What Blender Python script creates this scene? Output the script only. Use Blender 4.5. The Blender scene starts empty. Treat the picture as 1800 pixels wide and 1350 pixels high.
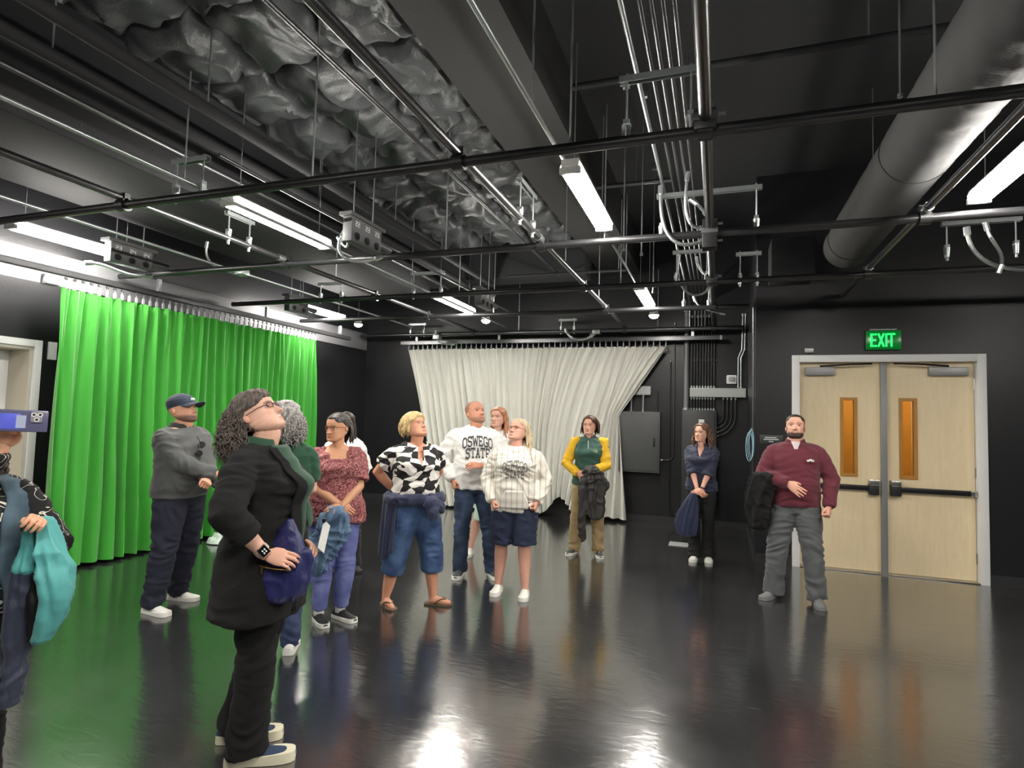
import bpy, bmesh, math, random
import numpy as np
from mathutils import Vector, Matrix, noise
from mathutils.bvhtree import BVHTree

scene = bpy.context.scene
COL = scene.collection
random.seed(7)

# ------------------------------------------------------------------ camera
cam_data = bpy.data.cameras.new('camera')
cam = bpy.data.objects.new('camera', cam_data)
COL.objects.link(cam)
cam_data.sensor_width = 36.0
cam_data.lens = 1037.0 * 36.0 / 1800.0
cam_data.clip_start = 0.05
_y, _p, _r = math.radians(19.3), math.radians(3.3), math.radians(1.6)
_f = Vector((-math.sin(_y) * math.cos(_p), math.cos(_y) * math.cos(_p), math.sin(_p)))
_r0 = Vector((math.cos(_y), math.sin(_y), 0))
_u0 = _r0.cross(_f)
_rt = _r0 * math.cos(_r) + _u0 * math.sin(_r)
_up = _rt.cross(_f)
m = Matrix(((_rt.x, _up.x, -_f.x), (_rt.y, _up.y, -_f.y), (_rt.z, _up.z, -_f.z))).to_4x4()
m.translation = (0, 0, 1.6)
cam.matrix_world = m
scene.camera = cam

# ------------------------------------------------------------------ world, exposure
world = bpy.data.worlds.new('world')
scene.world = world
world.use_nodes = True
world.node_tree.nodes['Background'].inputs[0].default_value = (0.9, 0.95, 1.0, 1)
world.node_tree.nodes['Background'].inputs[1].default_value = 0.02
scene.view_settings.view_transform = 'Standard'
scene.view_settings.look = 'None'
scene.view_settings.gamma = 1.0
scene.view_settings.use_curve_mapping = False
scene.view_settings.exposure = 1.0
LAMP = 58.0          # emission of the ceiling strip lamps

# ------------------------------------------------------------------ helpers
def srgb(r, g, b):
    def c(v):
        v /= 255.0
        return v / 12.92 if v <= 0.04045 else ((v + 0.055) / 1.055) ** 2.4
    return (c(r), c(g), c(b), 1.0)

MATS = {}
def mat(name, col, rough=0.6, metal=0.0, bump=0.0, bscale=40.0, var=0.0, vscale=6.0, spec=0.5, sheen=0.0, emit=None, estr=0.0, stretch=None, coat=0.0, trans=0.0, alpha=1.0):
    if name in MATS:
        return MATS[name]
    mt = bpy.data.materials.new(name)
    mt.use_nodes = True
    nt = mt.node_tree
    b = nt.nodes['Principled BSDF']
    b.inputs['Base Color'].default_value = col
    b.inputs['Roughness'].default_value = rough
    b.inputs['Metallic'].default_value = metal
    b.inputs['Specular IOR Level'].default_value = spec
    b.inputs['Coat Weight'].default_value = coat
    b.inputs['Transmission Weight'].default_value = trans
    b.inputs['Alpha'].default_value = alpha
    if sheen:
        b.inputs['Sheen Weight'].default_value = sheen
    if emit:
        b.inputs['Emission Color'].default_value = emit
        b.inputs['Emission Strength'].default_value = estr
    if var or bump:
        tc = nt.nodes.new('ShaderNodeTexCoord')
        mp = nt.nodes.new('ShaderNodeMapping')
        nt.links.new(tc.outputs['Object'], mp.inputs[0])
        if stretch:
            mp.inputs['Scale'].default_value = stretch
    if var:
        n = nt.nodes.new('ShaderNodeTexNoise')
        n.inputs['Scale'].default_value = vscale
        n.inputs['Detail'].default_value = 4
        nt.links.new(mp.outputs[0], n.inputs['Vector'])
        mx = nt.nodes.new('ShaderNodeMix')
        mx.data_type = 'RGBA'
        mx.inputs['A'].default_value = tuple(c * (1 - var) for c in col[:3]) + (1,)
        mx.inputs['B'].default_value = tuple(min(1, c * (1 + var)) for c in col[:3]) + (1,)
        nt.links.new(n.outputs['Fac'], mx.inputs['Factor'])
        nt.links.new(mx.outputs['Result'], b.inputs['Base Color'])
    if bump:
        n2 = nt.nodes.new('ShaderNodeTexNoise')
        n2.inputs['Scale'].default_value = bscale
        n2.inputs['Detail'].default_value = 3
        nt.links.new(mp.outputs[0], n2.inputs['Vector'])
        bp = nt.nodes.new('ShaderNodeBump')
        bp.inputs['Strength'].default_value = bump
        bp.inputs['Distance'].default_value = 0.01
        nt.links.new(n2.outputs['Fac'], bp.inputs['Height'])
        nt.links.new(bp.outputs['Normal'], b.inputs['Normal'])
    MATS[name] = mt
    return mt

class MB:
    """collects shapes for ONE mesh object (world or local coordinates)"""
    def __init__(self):
        self.v, self.f = [], []
    def add(self, vs, fs):
        o = len(self.v)
        self.v.extend([tuple(p) for p in vs])
        self.f.extend([tuple(i + o for i in f) for f in fs])
        return self
    def box(self, lo, hi, M=None):
        x0, y0, z0 = lo; x1, y1, z1 = hi
        vs = [Vector(p) for p in ((x0,y0,z0),(x1,y0,z0),(x1,y1,z0),(x0,y1,z0),(x0,y0,z1),(x1,y0,z1),(x1,y1,z1),(x0,y1,z1))]
        if M is not None:
            vs = [M @ p for p in vs]
        return self.add(vs, [(0,3,2,1),(4,5,6,7),(0,1,5,4),(1,2,6,5),(2,3,7,6),(3,0,4,7)])
    def rings(self, rings, caps=True, close=False):
        n = len(rings[0]); o = len(self.v)
        for r in rings:
            self.v.extend([tuple(p) for p in r])
        m_ = len(rings)
        for i in range(m_ if close else m_ - 1):
            a, b = o + i * n, o + ((i + 1) % m_) * n
            for j in range(n):
                k = (j + 1) % n
                self.f.append((a + j, a + k, b + k, b + j))
        if caps and not close:
            self.f.append(tuple(o + j for j in reversed(range(n))))
            self.f.append(tuple(o + (m_ - 1) * n + j for j in range(n)))
        return self
    def tube(self, pts, r, n=10, caps=True, flat=1.0):
        pts = [Vector(p) for p in pts]
        rr = r if isinstance(r, (list, tuple)) else [r] * len(pts)
        t0 = (pts[1] - pts[0]).normalized()
        ref = Vector((0, 0, 1)) if abs(t0.z) < 0.9 else Vector((1, 0, 0))
        u = t0.cross(ref).normalized()
        rings = []
        for i, p in enumerate(pts):
            if i == 0: t = pts[1] - pts[0]
            elif i == len(pts) - 1: t = pts[-1] - pts[-2]
            else: t = (pts[i + 1] - pts[i]).normalized() + (pts[i] - pts[i - 1]).normalized()
            t = t.normalized() if t.length > 1e-9 else t0
            u = (u - t * u.dot(t))
            u = u.normalized() if u.length > 1e-6 else t.orthogonal().normalized()
            w = t.cross(u)
            rings.append([p + u * (rr[i] * math.cos(2 * math.pi * j / n)) + w * (rr[i] * flat * math.sin(2 * math.pi * j / n)) for j in range(n)])
        return self.rings(rings, caps)
    def prism(self, poly, d, M):
        """2D polygon extruded by d along local z, placed by M"""
        n = len(poly)
        vs = [M @ Vector((p[0], p[1], 0)) for p in poly] + [M @ Vector((p[0], p[1], d)) for p in poly]
        fs = [tuple(reversed(range(n))), tuple(range(n, 2 * n))]
        for i in range(n):
            k = (i + 1) % n
            fs.append((i, k, n + k, n + i))
        return self.add(vs, fs)
    def mesh(self, name):
        me = bpy.data.meshes.new(name)
        me.from_pydata(self.v, [], self.f)
        me.validate()
        bm = bmesh.new(); bm.from_mesh(me)
        bmesh.ops.recalc_face_normals(bm, faces=bm.faces)
        bm.to_mesh(me); bm.free()
        return me

def link(name, me, mt, parent=None, smooth=False, angle=None):
    o = bpy.data.objects.new(name, me)
    COL.objects.link(o)
    me.materials.clear()
    me.materials.append(mt)
    if smooth:
        me.polygons.foreach_set('use_smooth', [True] * len(me.polygons))
        if angle:
            try:
                me.set_sharp_from_angle(angle=math.radians(angle))
            except Exception:
                pass
    if parent is not None:
        o.parent = parent
        mw = Matrix.LocRotScale(parent.location, parent.rotation_euler, parent.scale) if parent.parent is None else Matrix.Identity(4)
        o.matrix_parent_inverse = mw.inverted()
    return o

def obj(name, mb, mt, parent=None, smooth=False, bevel=0.0, angle=40, seg=2):
    me = mb.mesh(name)
    if bevel:
        bm = bmesh.new(); bm.from_mesh(me)
        ed = [e for e in bm.edges if len(e.link_faces) == 2 and e.calc_face_angle(0) > 0.5]
        bmesh.ops.bevel(bm, geom=ed, offset=bevel, segments=seg, affect='EDGES', profile=0.6)
        bm.to_mesh(me); bm.free()
    return link(name, me, mt, parent, smooth or bevel > 0, angle)

def tag(o, label, cat, group=None):
    o['label'] = label
    o['category'] = cat
    if group:
        o['group'] = group
    return o

def struct(o, label=None):
    o['kind'] = 'structure'
    if label:
        o['label'] = label
    return o

def thing(name, label, cat, loc=(0, 0, 0), rotz=0.0, group=None):
    o = bpy.data.objects.new(name, None)
    COL.objects.link(o)
    o.empty_display_size = 0.1
    o.location = loc
    o.rotation_euler = (0, 0, rotz)
    return tag(o, label, cat, group)

def child(name, mb, mt, parent, **k):
    return obj(name, mb, mt, parent, **k)

def dup(root, dloc, label, group=None):
    r = root.copy(); COL.objects.link(r)
    r.location = Vector(root.location) + Vector(dloc)
    r['label'] = label
    if group: r['group'] = group
    for ch in list(root.children):
        c = ch.copy(); COL.objects.link(c); c.parent = r
        for g in list(ch.children):
            d = g.copy(); COL.objects.link(d); d.parent = c
    return r

def bez(p0, p1, p2, p3, n=14):
    p0, p1, p2, p3 = map(Vector, (p0, p1, p2, p3))
    out = []
    for i in range(n + 1):
        t = i / n; s = 1 - t
        out.append(p0 * s**3 + p1 * 3 * s * s * t + p2 * 3 * s * t * t + p3 * t**3)
    return out

# ------------------------------------------------------------------ materials of the room
M_WALL = mat('black_wall_paint', srgb(30, 30, 33), 0.36, bump=0.12, bscale=55, var=0.1, vscale=3)
M_CEIL = mat('black_ceiling_paint', srgb(31, 32, 35), 0.75, bump=0.3, bscale=30, var=0.15, vscale=2)
M_DUCTGREY = mat('charcoal_duct_paint', srgb(36, 36, 38), 0.8, spec=0.25, bump=0.15, bscale=60, var=0.08, vscale=4)
M_FOAM = mat('black_foam', srgb(72, 74, 76), 0.4, bump=0.5, bscale=60, var=0.2, vscale=5)
M_PIPEBLACK = mat('black_pipe_paint', srgb(34, 34, 36), 0.38, bump=0.1, bscale=80)
M_PIPEDARK = mat('dark_steel_pipe', srgb(92, 92, 94), 0.32, metal=0.85, bump=0.08, bscale=70, var=0.15)
M_GALV = mat('galvanised_steel', srgb(176, 182, 182), 0.35, metal=0.9, bump=0.1, bscale=90, var=0.15, vscale=20)
M_BASE = mat('dark_rubber_base', srgb(50, 50, 52), 0.35, bump=0.1, bscale=40)
M_FRAME = mat('white_frame_paint', srgb(226, 227, 226), 0.4, bump=0.05, bscale=60)
M_GREYBOX = mat('grey_box_paint', srgb(96, 97, 98), 0.45, metal=0.2, bump=0.08, bscale=80, var=0.1)
M_WIREWAY = mat('grey_wireway_paint', srgb(170, 174, 172), 0.45, bump=0.05, bscale=70)
M_PANEL = mat('dark_panel_paint', srgb(72, 73, 74), 0.42, bump=0.06, bscale=90, var=0.06)
M_BLACKPL = mat('black_plastic', srgb(24, 24, 26), 0.35, bump=0.05, bscale=80)
M_WHITEWALL = mat('pale_wall_paint', srgb(130, 130, 134), 0.6, bump=0.1, bscale=40)

def floor_material():
    mt = bpy.data.materials.new('glossy_black_floor'); mt.use_nodes = True
    nt = mt.node_tree; b = nt.nodes['Principled BSDF']
    tc = nt.nodes.new('ShaderNodeTexCoord')
    # colour: near-black vinyl with faint scuffs
    n1 = nt.nodes.new('ShaderNodeTexNoise'); n1.inputs['Scale'].default_value = 1.3; n1.inputs['Detail'].default_value = 6
    nt.links.new(tc.outputs['Object'], n1.inputs['Vector'])
    cr = nt.nodes.new('ShaderNodeValToRGB')
    cr.color_ramp.elements[0].color = srgb(30, 30, 31); cr.color_ramp.elements[1].color = srgb(46, 46, 47)
    nt.links.new(n1.outputs['Fac'], cr.inputs['Fac'])
    # thin pale scratches
    mp = nt.nodes.new('ShaderNodeMapping'); mp.inputs['Rotation'].default_value = (0, 0, 0.5); mp.inputs['Scale'].default_value = (2.2, 26, 1)
    nt.links.new(tc.outputs['Object'], mp.inputs[0])
    n2 = nt.nodes.new('ShaderNodeTexNoise'); n2.inputs['Scale'].default_value = 2.0; n2.inputs['Detail'].default_value = 2
    nt.links.new(mp.outputs[0], n2.inputs['Vector'])
    r2 = nt.nodes.new('ShaderNodeValToRGB'); r2.color_ramp.elements[0].position = 0.735; r2.color_ramp.elements[1].position = 0.76
    nt.links.new(n2.outputs['Fac'], r2.inputs['Fac'])
    mx = nt.nodes.new('ShaderNodeMix'); mx.data_type = 'RGBA'; mx.inputs['B'].default_value = srgb(105, 105, 105)
    nt.links.new(r2.outputs['Color'], mx.inputs['Factor']); nt.links.new(cr.outputs['Color'], mx.inputs['A'])
    nt.links.new(mx.outputs['Result'], b.inputs['Base Color'])
    # roughness
    n3 = nt.nodes.new('ShaderNodeTexNoise'); n3.inputs['Scale'].default_value = 2.5; n3.inputs['Detail'].default_value = 5
    nt.links.new(tc.outputs['Object'], n3.inputs['Vector'])
    mr = nt.nodes.new('ShaderNodeMapRange'); mr.inputs['To Min'].default_value = 0.13; mr.inputs['To Max'].default_value = 0.26
    nt.links.new(n3.outputs['Fac'], mr.inputs['Value']); nt.links.new(mr.outputs[0], b.inputs['Roughness'])
    # bump: trowel-like waves and fine marks
    mp2 = nt.nodes.new('ShaderNodeMapping'); mp2.inputs['Rotation'].default_value = (0, 0, -0.35); mp2.inputs['Scale'].default_value = (2.0, 5.0, 1)
    nt.links.new(tc.outputs['Object'], mp2.inputs[0])
    n4 = nt.nodes.new('ShaderNodeTexNoise'); n4.inputs['Scale'].default_value = 2.6; n4.inputs['Detail'].default_value = 4; n4.inputs['Distortion'].default_value = 1.2
    nt.links.new(mp2.outputs[0], n4.inputs['Vector'])
    bp = nt.nodes.new('ShaderNodeBump'); bp.inputs['Strength'].default_value = 0.3; bp.inputs['Distance'].default_value = 0.004
    nt.links.new(n4.outputs['Fac'], bp.inputs['Height']); nt.links.new(bp.outputs['Normal'], b.inputs['Normal'])
    b.inputs['Specular IOR Level'].default_value = 0.5
    b.inputs['IOR'].default_value = 2.5
    b.inputs['Coat Weight'].default_value = 0.6
    b.inputs['Coat Roughness'].default_value = 0.12
    nt.links.new(bp.outputs['Normal'], b.inputs['Coat Normal'])
    return mt
M_FLOOR = floor_material()

def wood_material(name, c1, c2, rough=0.35):
    mt = bpy.data.materials.new(name); mt.use_nodes = True
    nt = mt.node_tree; b = nt.nodes['Principled BSDF']
    tc = nt.nodes.new('ShaderNodeTexCoord'); mp = nt.nodes.new('ShaderNodeMapping'); mp.inputs['Scale'].default_value = (9, 9, 1.1)
    nt.links.new(tc.outputs['Object'], mp.inputs[0])
    n = nt.nodes.new('ShaderNodeTexNoise'); n.inputs['Scale'].default_value = 3; n.inputs['Detail'].default_value = 8; n.inputs['Distortion'].default_value = 0.8
    nt.links.new(mp.outputs[0], n.inputs['Vector'])
    mx = nt.nodes.new('ShaderNodeMix'); mx.data_type = 'RGBA'; mx.inputs['A'].default_value = c1; mx.inputs['B'].default_value = c2
    nt.links.new(n.outputs['Fac'], mx.inputs['Factor']); nt.links.new(mx.outputs['Result'], b.inputs['Base Color'])
    b.inputs['Roughness'].default_value = rough
    MATS[name] = mt
    return mt
M_DOOR = wood_material('pale_maple_door', srgb(224, 202, 160), srgb(243, 226, 192))
M_STOP = wood_material('amber_wood_bead', srgb(168, 116, 50), srgb(190, 138, 66))

# ------------------------------------------------------------------ room shell
YB, YD, XL, XR, YR, XC, ZC = 9.75, 7.55, -6.4, 6.2, -3.2, 0.42, 4.6
struct(obj('floor', MB().box((XL - .2, YR - .2, -.1), (XR + .2, YB + .2, 0)), M_FLOOR), 'glossy black floor with scuffs and long reflections')
struct(obj('ceiling', MB().box((XL - .2, YR - .2, ZC), (XR + .2, YB + .2, ZC + .1)), M_CEIL), 'black painted ceiling deck high above the pipe grid')
struct(obj('wall_back', MB().box((XL - .2, YB, 0), (XC, YB + .2, ZC)), M_WALL), 'black wall behind the white curtain')
# door wall with the opening
DX0, DX1, DZ = 0.86, 2.63, 2.37
w = MB()
w.box((XC, YD, 0), (DX0, YD + .25, ZC)); w.box((DX1, YD, 0), (XR, YD + .25, ZC)); w.box((DX0, YD, DZ), (DX1, YD + .25, ZC))
struct(obj('wall_door', w, M_WALL), 'black wall around the double door')
struct(obj('wall_return', MB().box((XC, YD + .25, 0), (XC + .2, YB, ZC)), M_WALL), 'short black wall between the panel alcove and the door wall')
struct(obj('wall_right', MB().box((XR, YR, 0), (XR + .2, YD, ZC)), M_WALL), 'black wall on the right out of view')
struct(obj('wall_rear', MB().box((XL - .2, YR - .2, 0), (XR + .2, YR, ZC)), M_WALL), 'black wall behind the viewer')
# left wall with a door recess, black below and pale above
LY0, LY1, LZ = 2.82, 3.92, 2.17
w = MB()
w.box((XL - .55, YR, 0), (XL, LY0, 2.82)); w.box((XL - .55, LY1, 0), (XL, YB, 2.82)); w.box((XL - .55, LY0, LZ), (XL, LY1, 2.82))
struct(obj('wall_left', w, M_WALL), 'black wall behind the green curtain')
struct(obj('wall_left_strip', MB().box((XL - .2, YR, 2.82), (XL, YB, 3.14)), M_WHITEWALL), 'pale unpainted strip high on the left wall')
struct(obj('wall_left_upper', MB().box((XL - .2, YR, 3.14), (XL, YB, ZC)), M_WALL), 'black top of the left wall')
# baseboards
struct(obj('baseboard_back', MB().box((XL, YB - .012, 0), (XC, YB, .11)), M_BASE), 'dark rubber base along the back wall')
w = MB(); w.box((XC, YD - .012, 0), (DX0 - .05, YD, .11)); struct(obj('baseboard_door', w, M_BASE), 'dark rubber base left of the double door')
struct(obj('baseboard_right', MB().box((DX1 + .06, YD - .012, 0), (XR, YD, .11)), M_BASE), 'dark rubber base right of the double door')
struct(obj('baseboard_return', MB().box((XC - .012, YD, 0), (XC, YB, .11)), M_BASE), 'dark rubber base on the short return wall')

# wavy black foam ceiling in panels between the beams
foam = struct(obj('ceiling_foam_backing', MB().box((-4.0, -1.0, 4.27), (-1.86, 8.3, 4.31)), M_CEIL), 'dark backing board of the wavy foam ceiling')
def foam_panel(x0, x1, y0, y1):
    n = 21
    vs, fs = [], []
    dz = random.uniform(-.03, .03); sd = random.uniform(0, 50)
    for a in range(n):
        for b_ in range(n):
            u, v = a / (n - 1), b_ / (n - 1)
            x = x0 + (x1 - x0) * u; y = y0 + (y1 - y0) * v
            # wavy outline shared with the neighbours
            x += .035 * math.sin(y * 17 + 2 * noise.noise((x0 * 3, y * 2, 7))) * abs(2 * u - 1) ** 3
            y += .035 * math.sin(x * 17 + 2 * noise.noise((x * 2, y0 * 3, 3))) * abs(2 * v - 1) ** 3
            wob = noise.noise((x * 2.4, y * 2.4, 1.7 + sd))
            q = noise.noise((x * 2.6 + wob * .7, y * 3.0 - wob * .7, sd))
            e = max(abs(2 * u - 1), abs(2 * v - 1))
            z = 4.15 + dz + .035 * math.sin(7.5 * q) + .02 * math.sin(15.0 * q + 5 * wob) + .10 * e ** 9
            vs.append((x, y, min(z, 4.268)))
    for a in range(n - 1):
        for b_ in range(n - 1):
            fs.append((a * n + b_, a * n + b_ + 1, (a + 1) * n + b_ + 1, (a + 1) * n + b_))
    rim = [a * n for a in range(n)] + [(n - 1) * n + b_ for b_ in range(1, n)] + [a * n + n - 1 for a in range(n - 2, -1, -1)] + [b_ for b_ in range(n - 2, 0, -1)]
    o = len(vs)
    for r in rim:
        vs.append((vs[r][0], vs[r][1], 4.275))
    for k in range(len(rim)):
        k2 = (k + 1) % len(rim)
        fs.append((rim[k], rim[k2], o + k2, o + k))
    mb = MB(); mb.add(vs, fs)
    return obj('foam_panel', mb, M_FOAM, foam, smooth=True, angle=80)
for i in range(3):
    for j in range(13):
        x0 = -3.98 + i * .7; y0 = -0.6 + j * .68
        foam_panel(x0 + .014, x0 + .686, y0 + .014, y0 + .666)
struct(obj('ceiling_panel', MB().box((-6.3, YR, 4.2), (-4.02, 8.3, 4.3)), M_CEIL), 'plain black ceiling board left of the wavy foam')

# big structural beams and boxed ducts
def bar(name, lo, hi, mt, label, cat, group=None, bevel=0.0):
    return tag(obj(name, MB().box(lo, hi), mt, bevel=bevel), label, cat, group)
struct(obj('ceiling_beam', MB().box((-1.84, YR, 4.02), (-1.22, YB, ZC)), mat('dark_beam_paint', srgb(33, 33, 33), .7, bump=.2)), 'wide boxed charcoal beam right of the wavy foam')
struct(obj('ceiling_crossbeam', MB().box((-6.3, 8.3, 3.72), (-1.84, 8.75, ZC)), M_CEIL), 'black cross beam closing the foam ceiling at the back')
tag(obj('rectangular_duct', MB().box((-5.62, YR + .3, 3.46), (-4.28, 8.2, 3.95)), M_DUCTGREY, bevel=.015), 'wide flat-bottomed charcoal air duct along the left ceiling', 'duct')
# ------------------------------------------------------------------ ceiling rig: pipes
GZ = 3.1
def pipe_x(name, y, z, x0, x1, r, mt, label, group=None, clamps=(), rods=(), rodz=4.15, cat='pipe'):
    t = thing(name, label, cat, ((x0 + x1) / 2, y, z), 0, group)
    child('tube', MB().tube([(x0, y, z), (x1, y, z)], r, 14), mt, t, smooth=True)
    for x in clamps:
        mb = MB().tube([(x - .035, y, z), (x + .035, y, z)], r + .016, 14)
        mb.box((x - .035, y - .022, z), (x + .035, y + .022, z + .085))
        c = child('pipe_clamp', mb, M_PIPEBLACK, t, smooth=True)
        child('bolt', MB().tube([(x, y + r + .012, z + .02), (x, y + r + .05, z + .02)], .009, 6), M_GALV, c, smooth=True)
    for x in rods:
        child('hanger_rod', MB().tube([(x, y, z + r), (x, y, rodz)], .006, 6), M_GALV, t, smooth=True)
    return t
def pipe_y(name, x, z, y0, y1, r, mt, label, group=None, rods=(), rodz=4.15, couplings=(), cat='pipe'):
    t = thing(name, label, cat, (x, (y0 + y1) / 2, z), 0, group)
    child('tube', MB().tube([(x, y0, z), (x, y1, z)], r, 14), mt, t, smooth=True)
    for y in couplings:
        child('coupling', MB().tube([(x, y - .04, z), (x, y + .04, z)], r + .006, 14), M_GALV, t, smooth=True)
    for y in rods:
        child('hanger_rod', MB().tube([(x, y, z + r), (x, y, rodz)], .006, 6), M_GALV, t, smooth=True)
    return t
GX = 'black cross pipes of the grid'
XS = (-4.05, -1.41, -0.07, 1.33)
pipe_x('grid_pipe', 3.0, GZ - .05, -6.3, 6.1, .03, M_PIPEBLACK, 'nearest black cross pipe spanning the whole picture', GX, XS, (-2.42, -.76, .9, 2.6), 4.15)
pipe_x('grid_pipe', 4.68, GZ - .05, -6.3, 6.1, .03, M_PIPEBLACK, 'second nearest black cross pipe passing under the big lamps', GX, XS, (-.88, -2.3), 4.2)
pipe_x('grid_pipe', 6.3, GZ - .05, -6.3, 6.1, .03, M_PIPEBLACK, 'third black cross pipe, in front of the fabric duct end', GX, XS, (-2.9, -1.0), 4.0)
pipe_x('grid_pipe', 7.7, GZ - .05, -6.3, .35, .03, M_PIPEBLACK, 'fourth black cross pipe above the far small lamps', GX, XS[:3], (-3.0,), 4.0)
pipe_x('grid_pipe', 9.4, GZ - .05, -6.3, .35, .03, M_PIPEDARK, 'rearmost cross pipe just above the white curtain track', GX, (-4.05, -1.41, -.07), (-3.2, -.9), 4.0)
GY = 'long pipes running towards the back wall'
pipe_y('grid_pipe', -1.41, GZ, YR + .1, 9.6, .026, M_PIPEDARK, 'long steel pipe running back through the middle, beside the big centre lamp', GY, (5.5, 7.2), 4.1, (4.62, 6.25, 7.6))
pipe_y('grid_pipe', -4.05, GZ, YR + .1, 9.6, .026, M_PIPEDARK, 'long pipe below the flat duct, nearest the green curtain', GY, (2.0, 5.5), 3.46, (4.62,))
pipe_y('grid_pipe', -.07, GZ, YR + .1, 9.6, .03, M_PIPEDARK, 'thick bright steel pipe beside the conduit bundle', GY, (1.3, 5.6), 4.6)
pipe_y('grid_pipe', 1.33, GZ, YR + .1, 7.5, .026, M_PIPEDARK, 'long steel pipe under the round fabric duct', GY, (), 4.6, (4.62, 6.25))
pipe_y('conduit_pipe', -3.37, 3.12, YR + .1, 9.3, .014, M_GALV, 'thin bright conduit under the flat duct, along the left lamp line', None, (2.9, 6.0), 3.87)
pipe_y('conduit_pipe', -.93, 3.235, YR + .1, 9.5, .013, M_GALV, 'thin twin conduit above the centre lamps', None, (2.85, 6.2), 4.02)
pipe_y('sprinkler_main', -3.26, 3.62, YR + .1, 8.28, .042, M_DUCTGREY, 'thick charcoal pipe crossing below the wavy foam, nearer the middle', None, (2.95, 5.4), 4.2)
pipe_y('sprinkler_main', -3.62, 3.6, YR + .1, 8.28, .042, M_DUCTGREY, 'thick charcoal pipe crossing below the wavy foam, nearer the flat duct', None, (2.2, 4.6), 4.2)
pipe_y('conduit_pipe', -4.0, 3.6, YR + .1, 8.28, .02, M_PIPEDARK, 'thin dark pipe beside the right edge of the flat duct')
pipe_y('conduit_pipe', -2.98, 3.2, 2.8, 8.6, .014, M_PIPEDARK, 'dark conduit leading to the labelled power boxes')
pipe_y('conduit_pipe', -5.05, 3.14, 1.0, 9.4, .014, M_GALV, 'thin pale conduit between the leftmost lamp and the flat duct')
pipe_x('sprinkler_branch', 4.2, 4.1, -1.05, 4.0, .025, M_DUCTGREY, 'thin dark pipe crossing high under the right ceiling', None, (), (.9,), 4.55)
pipe_x('sprinkler_branch', 5.9, 4.0, -1.2, -.45, .02, M_PIPEDARK, 'short high pipe stub behind the centre lamp', None, (), (-.8,), 4.55)
pipe_x('sprinkler_branch', 8.0, 3.66, -2.9, -1.2, .02, M_DUCTGREY, 'dark bent pipe below the back cross beam', None, (), (-1.3,), 4.0)
pipe_y('sprinkler_branch', -2.2, 3.7, 2.0, 8.28, .016, M_PIPEDARK, 'thin dark line pipe under the foam beside the centre pipe')
for k, (x, y, z0, lab) in enumerate(((-.79, 5.1, 3.1, 'galvanised rod hanging left of the conduit bundle'), (-.66, 5.3, 3.1, 'galvanised rod hanging close beside the conduit bundle'), (-.72, 6.9, 3.1, 'galvanised rod hanging in front of the far centre lamp'), (1.02, 4.0, 3.6, 'galvanised rod hanging beside the round fabric duct'))):
    mb = MB().tube([(x, y, z0), (x, y, 4.55)], .006, 6)
    t = thing('hanger_rod', lab, 'rod', (x, y, z0))
    child('rod', mb, M_GALV, t, smooth=True)
    child('nut', MB().tube([(x, y, z0 - .012), (x, y, z0 + .012)], .016, 6), M_GALV, t)
    child('beam_clamp', MB().box((x - .03, y - .02, 4.55), (x + .03, y + .02, 4.6)), M_GALV, t)

# conduit bundle beside the thick pipe
CB = 'conduits of the overhead bundle'
for k, (x, mt, lab) in enumerate(((-.432, M_GALV, 'outermost bright conduit of the overhead bundle'), (-.35, M_PIPEDARK, 'second conduit of the overhead bundle'), (-.3, M_PIPEDARK, 'third conduit of the overhead bundle'), (-.25, M_PIPEDARK, 'fourth conduit of the overhead bundle'), (-.2, M_PIPEDARK, 'innermost conduit of the overhead bundle, by the thick pipe'))):
    pts = [(x, YR + .1, 3.5), (x, 9.45, 3.5)] + [(x, 9.45 + .17 * math.sin(a), 3.33 + .17 * math.cos(a)) for a in (.4, .8, 1.2, 1.57)]
    pts += [(x, 9.62, 3.1)]
    t = thing('conduit', lab, 'conduit', (x, 3, 3.5), 0, CB)
    child('tube', MB().tube(pts, .0125 if k else .0135, 10), mt, t, smooth=True)
    for yy in (3.9, 6.0, 8.2):
        child('coupling', MB().tube([(x, yy - .03, 3.5), (x, yy + .03, 3.5)], .0165, 10), M_GALV, t, smooth=True)

# trapeze hangers: slotted channel, two threaded rods, two pipe clamps
def trapeze(x0, x1, y, zt, zb, label, ydir=False, base=0.0):
    t = thing('trapeze_hanger', label, 'bracket', ((x0 + x1) / 2, y, zb), 0, 'galvanised trapeze hangers')
    def P(s, c, z):                     # s along the channel, c across
        return (s, y + c, z) if not ydir else (base + c, s, z)
    mb = MB()
    for c0, c1, z0, z1 in ((-.02, .02, zt + .03, zt + .034), (-.02, -.016, zt, zt + .03), (.016, .02, zt, zt + .03)):
        a, b_ = P(x0, c0, z0), P(x1, c1, z1)
        mb.box(tuple(map(min, a, b_)), tuple(map(max, a, b_)))
    ch = child('channel', mb, M_GALV, t)
    for s in (x0 + .04, x1 - .04):
        child('threaded_rod', MB().tube([P(s, 0, zt + .05), P(s, 0, zb + .03)], .006, 6), M_GALV, t, smooth=True)
        cl = MB()
        a, b_ = P(s - .016, -.02, zb + .035), P(s + .016, .02, zb + .06); cl.box(tuple(map(min, a, b_)), tuple(map(max, a, b_)))
        cl.tube([P(s, 0, zb - .045), P(s, 0, zb + .035)], [.02, .026], 10)
        cp = child('hook_clamp', cl, M_GALV, t, smooth=True)
        child('bolt', MB().tube([P(s, 0, zb - .075), P(s, 0, zb - .045)], .012, 6), M_GALV, cp, smooth=True)
    return t
trapeze(-.5, -.1, 3.0, 3.36, 3.1, 'galvanised trapeze hanger on the nearest cross pipe, under the conduit bundle')
trapeze(-.47, .3, 4.68, 3.36, 3.1, 'wide trapeze hanger on the second cross pipe, carrying a flexible loop')
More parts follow.
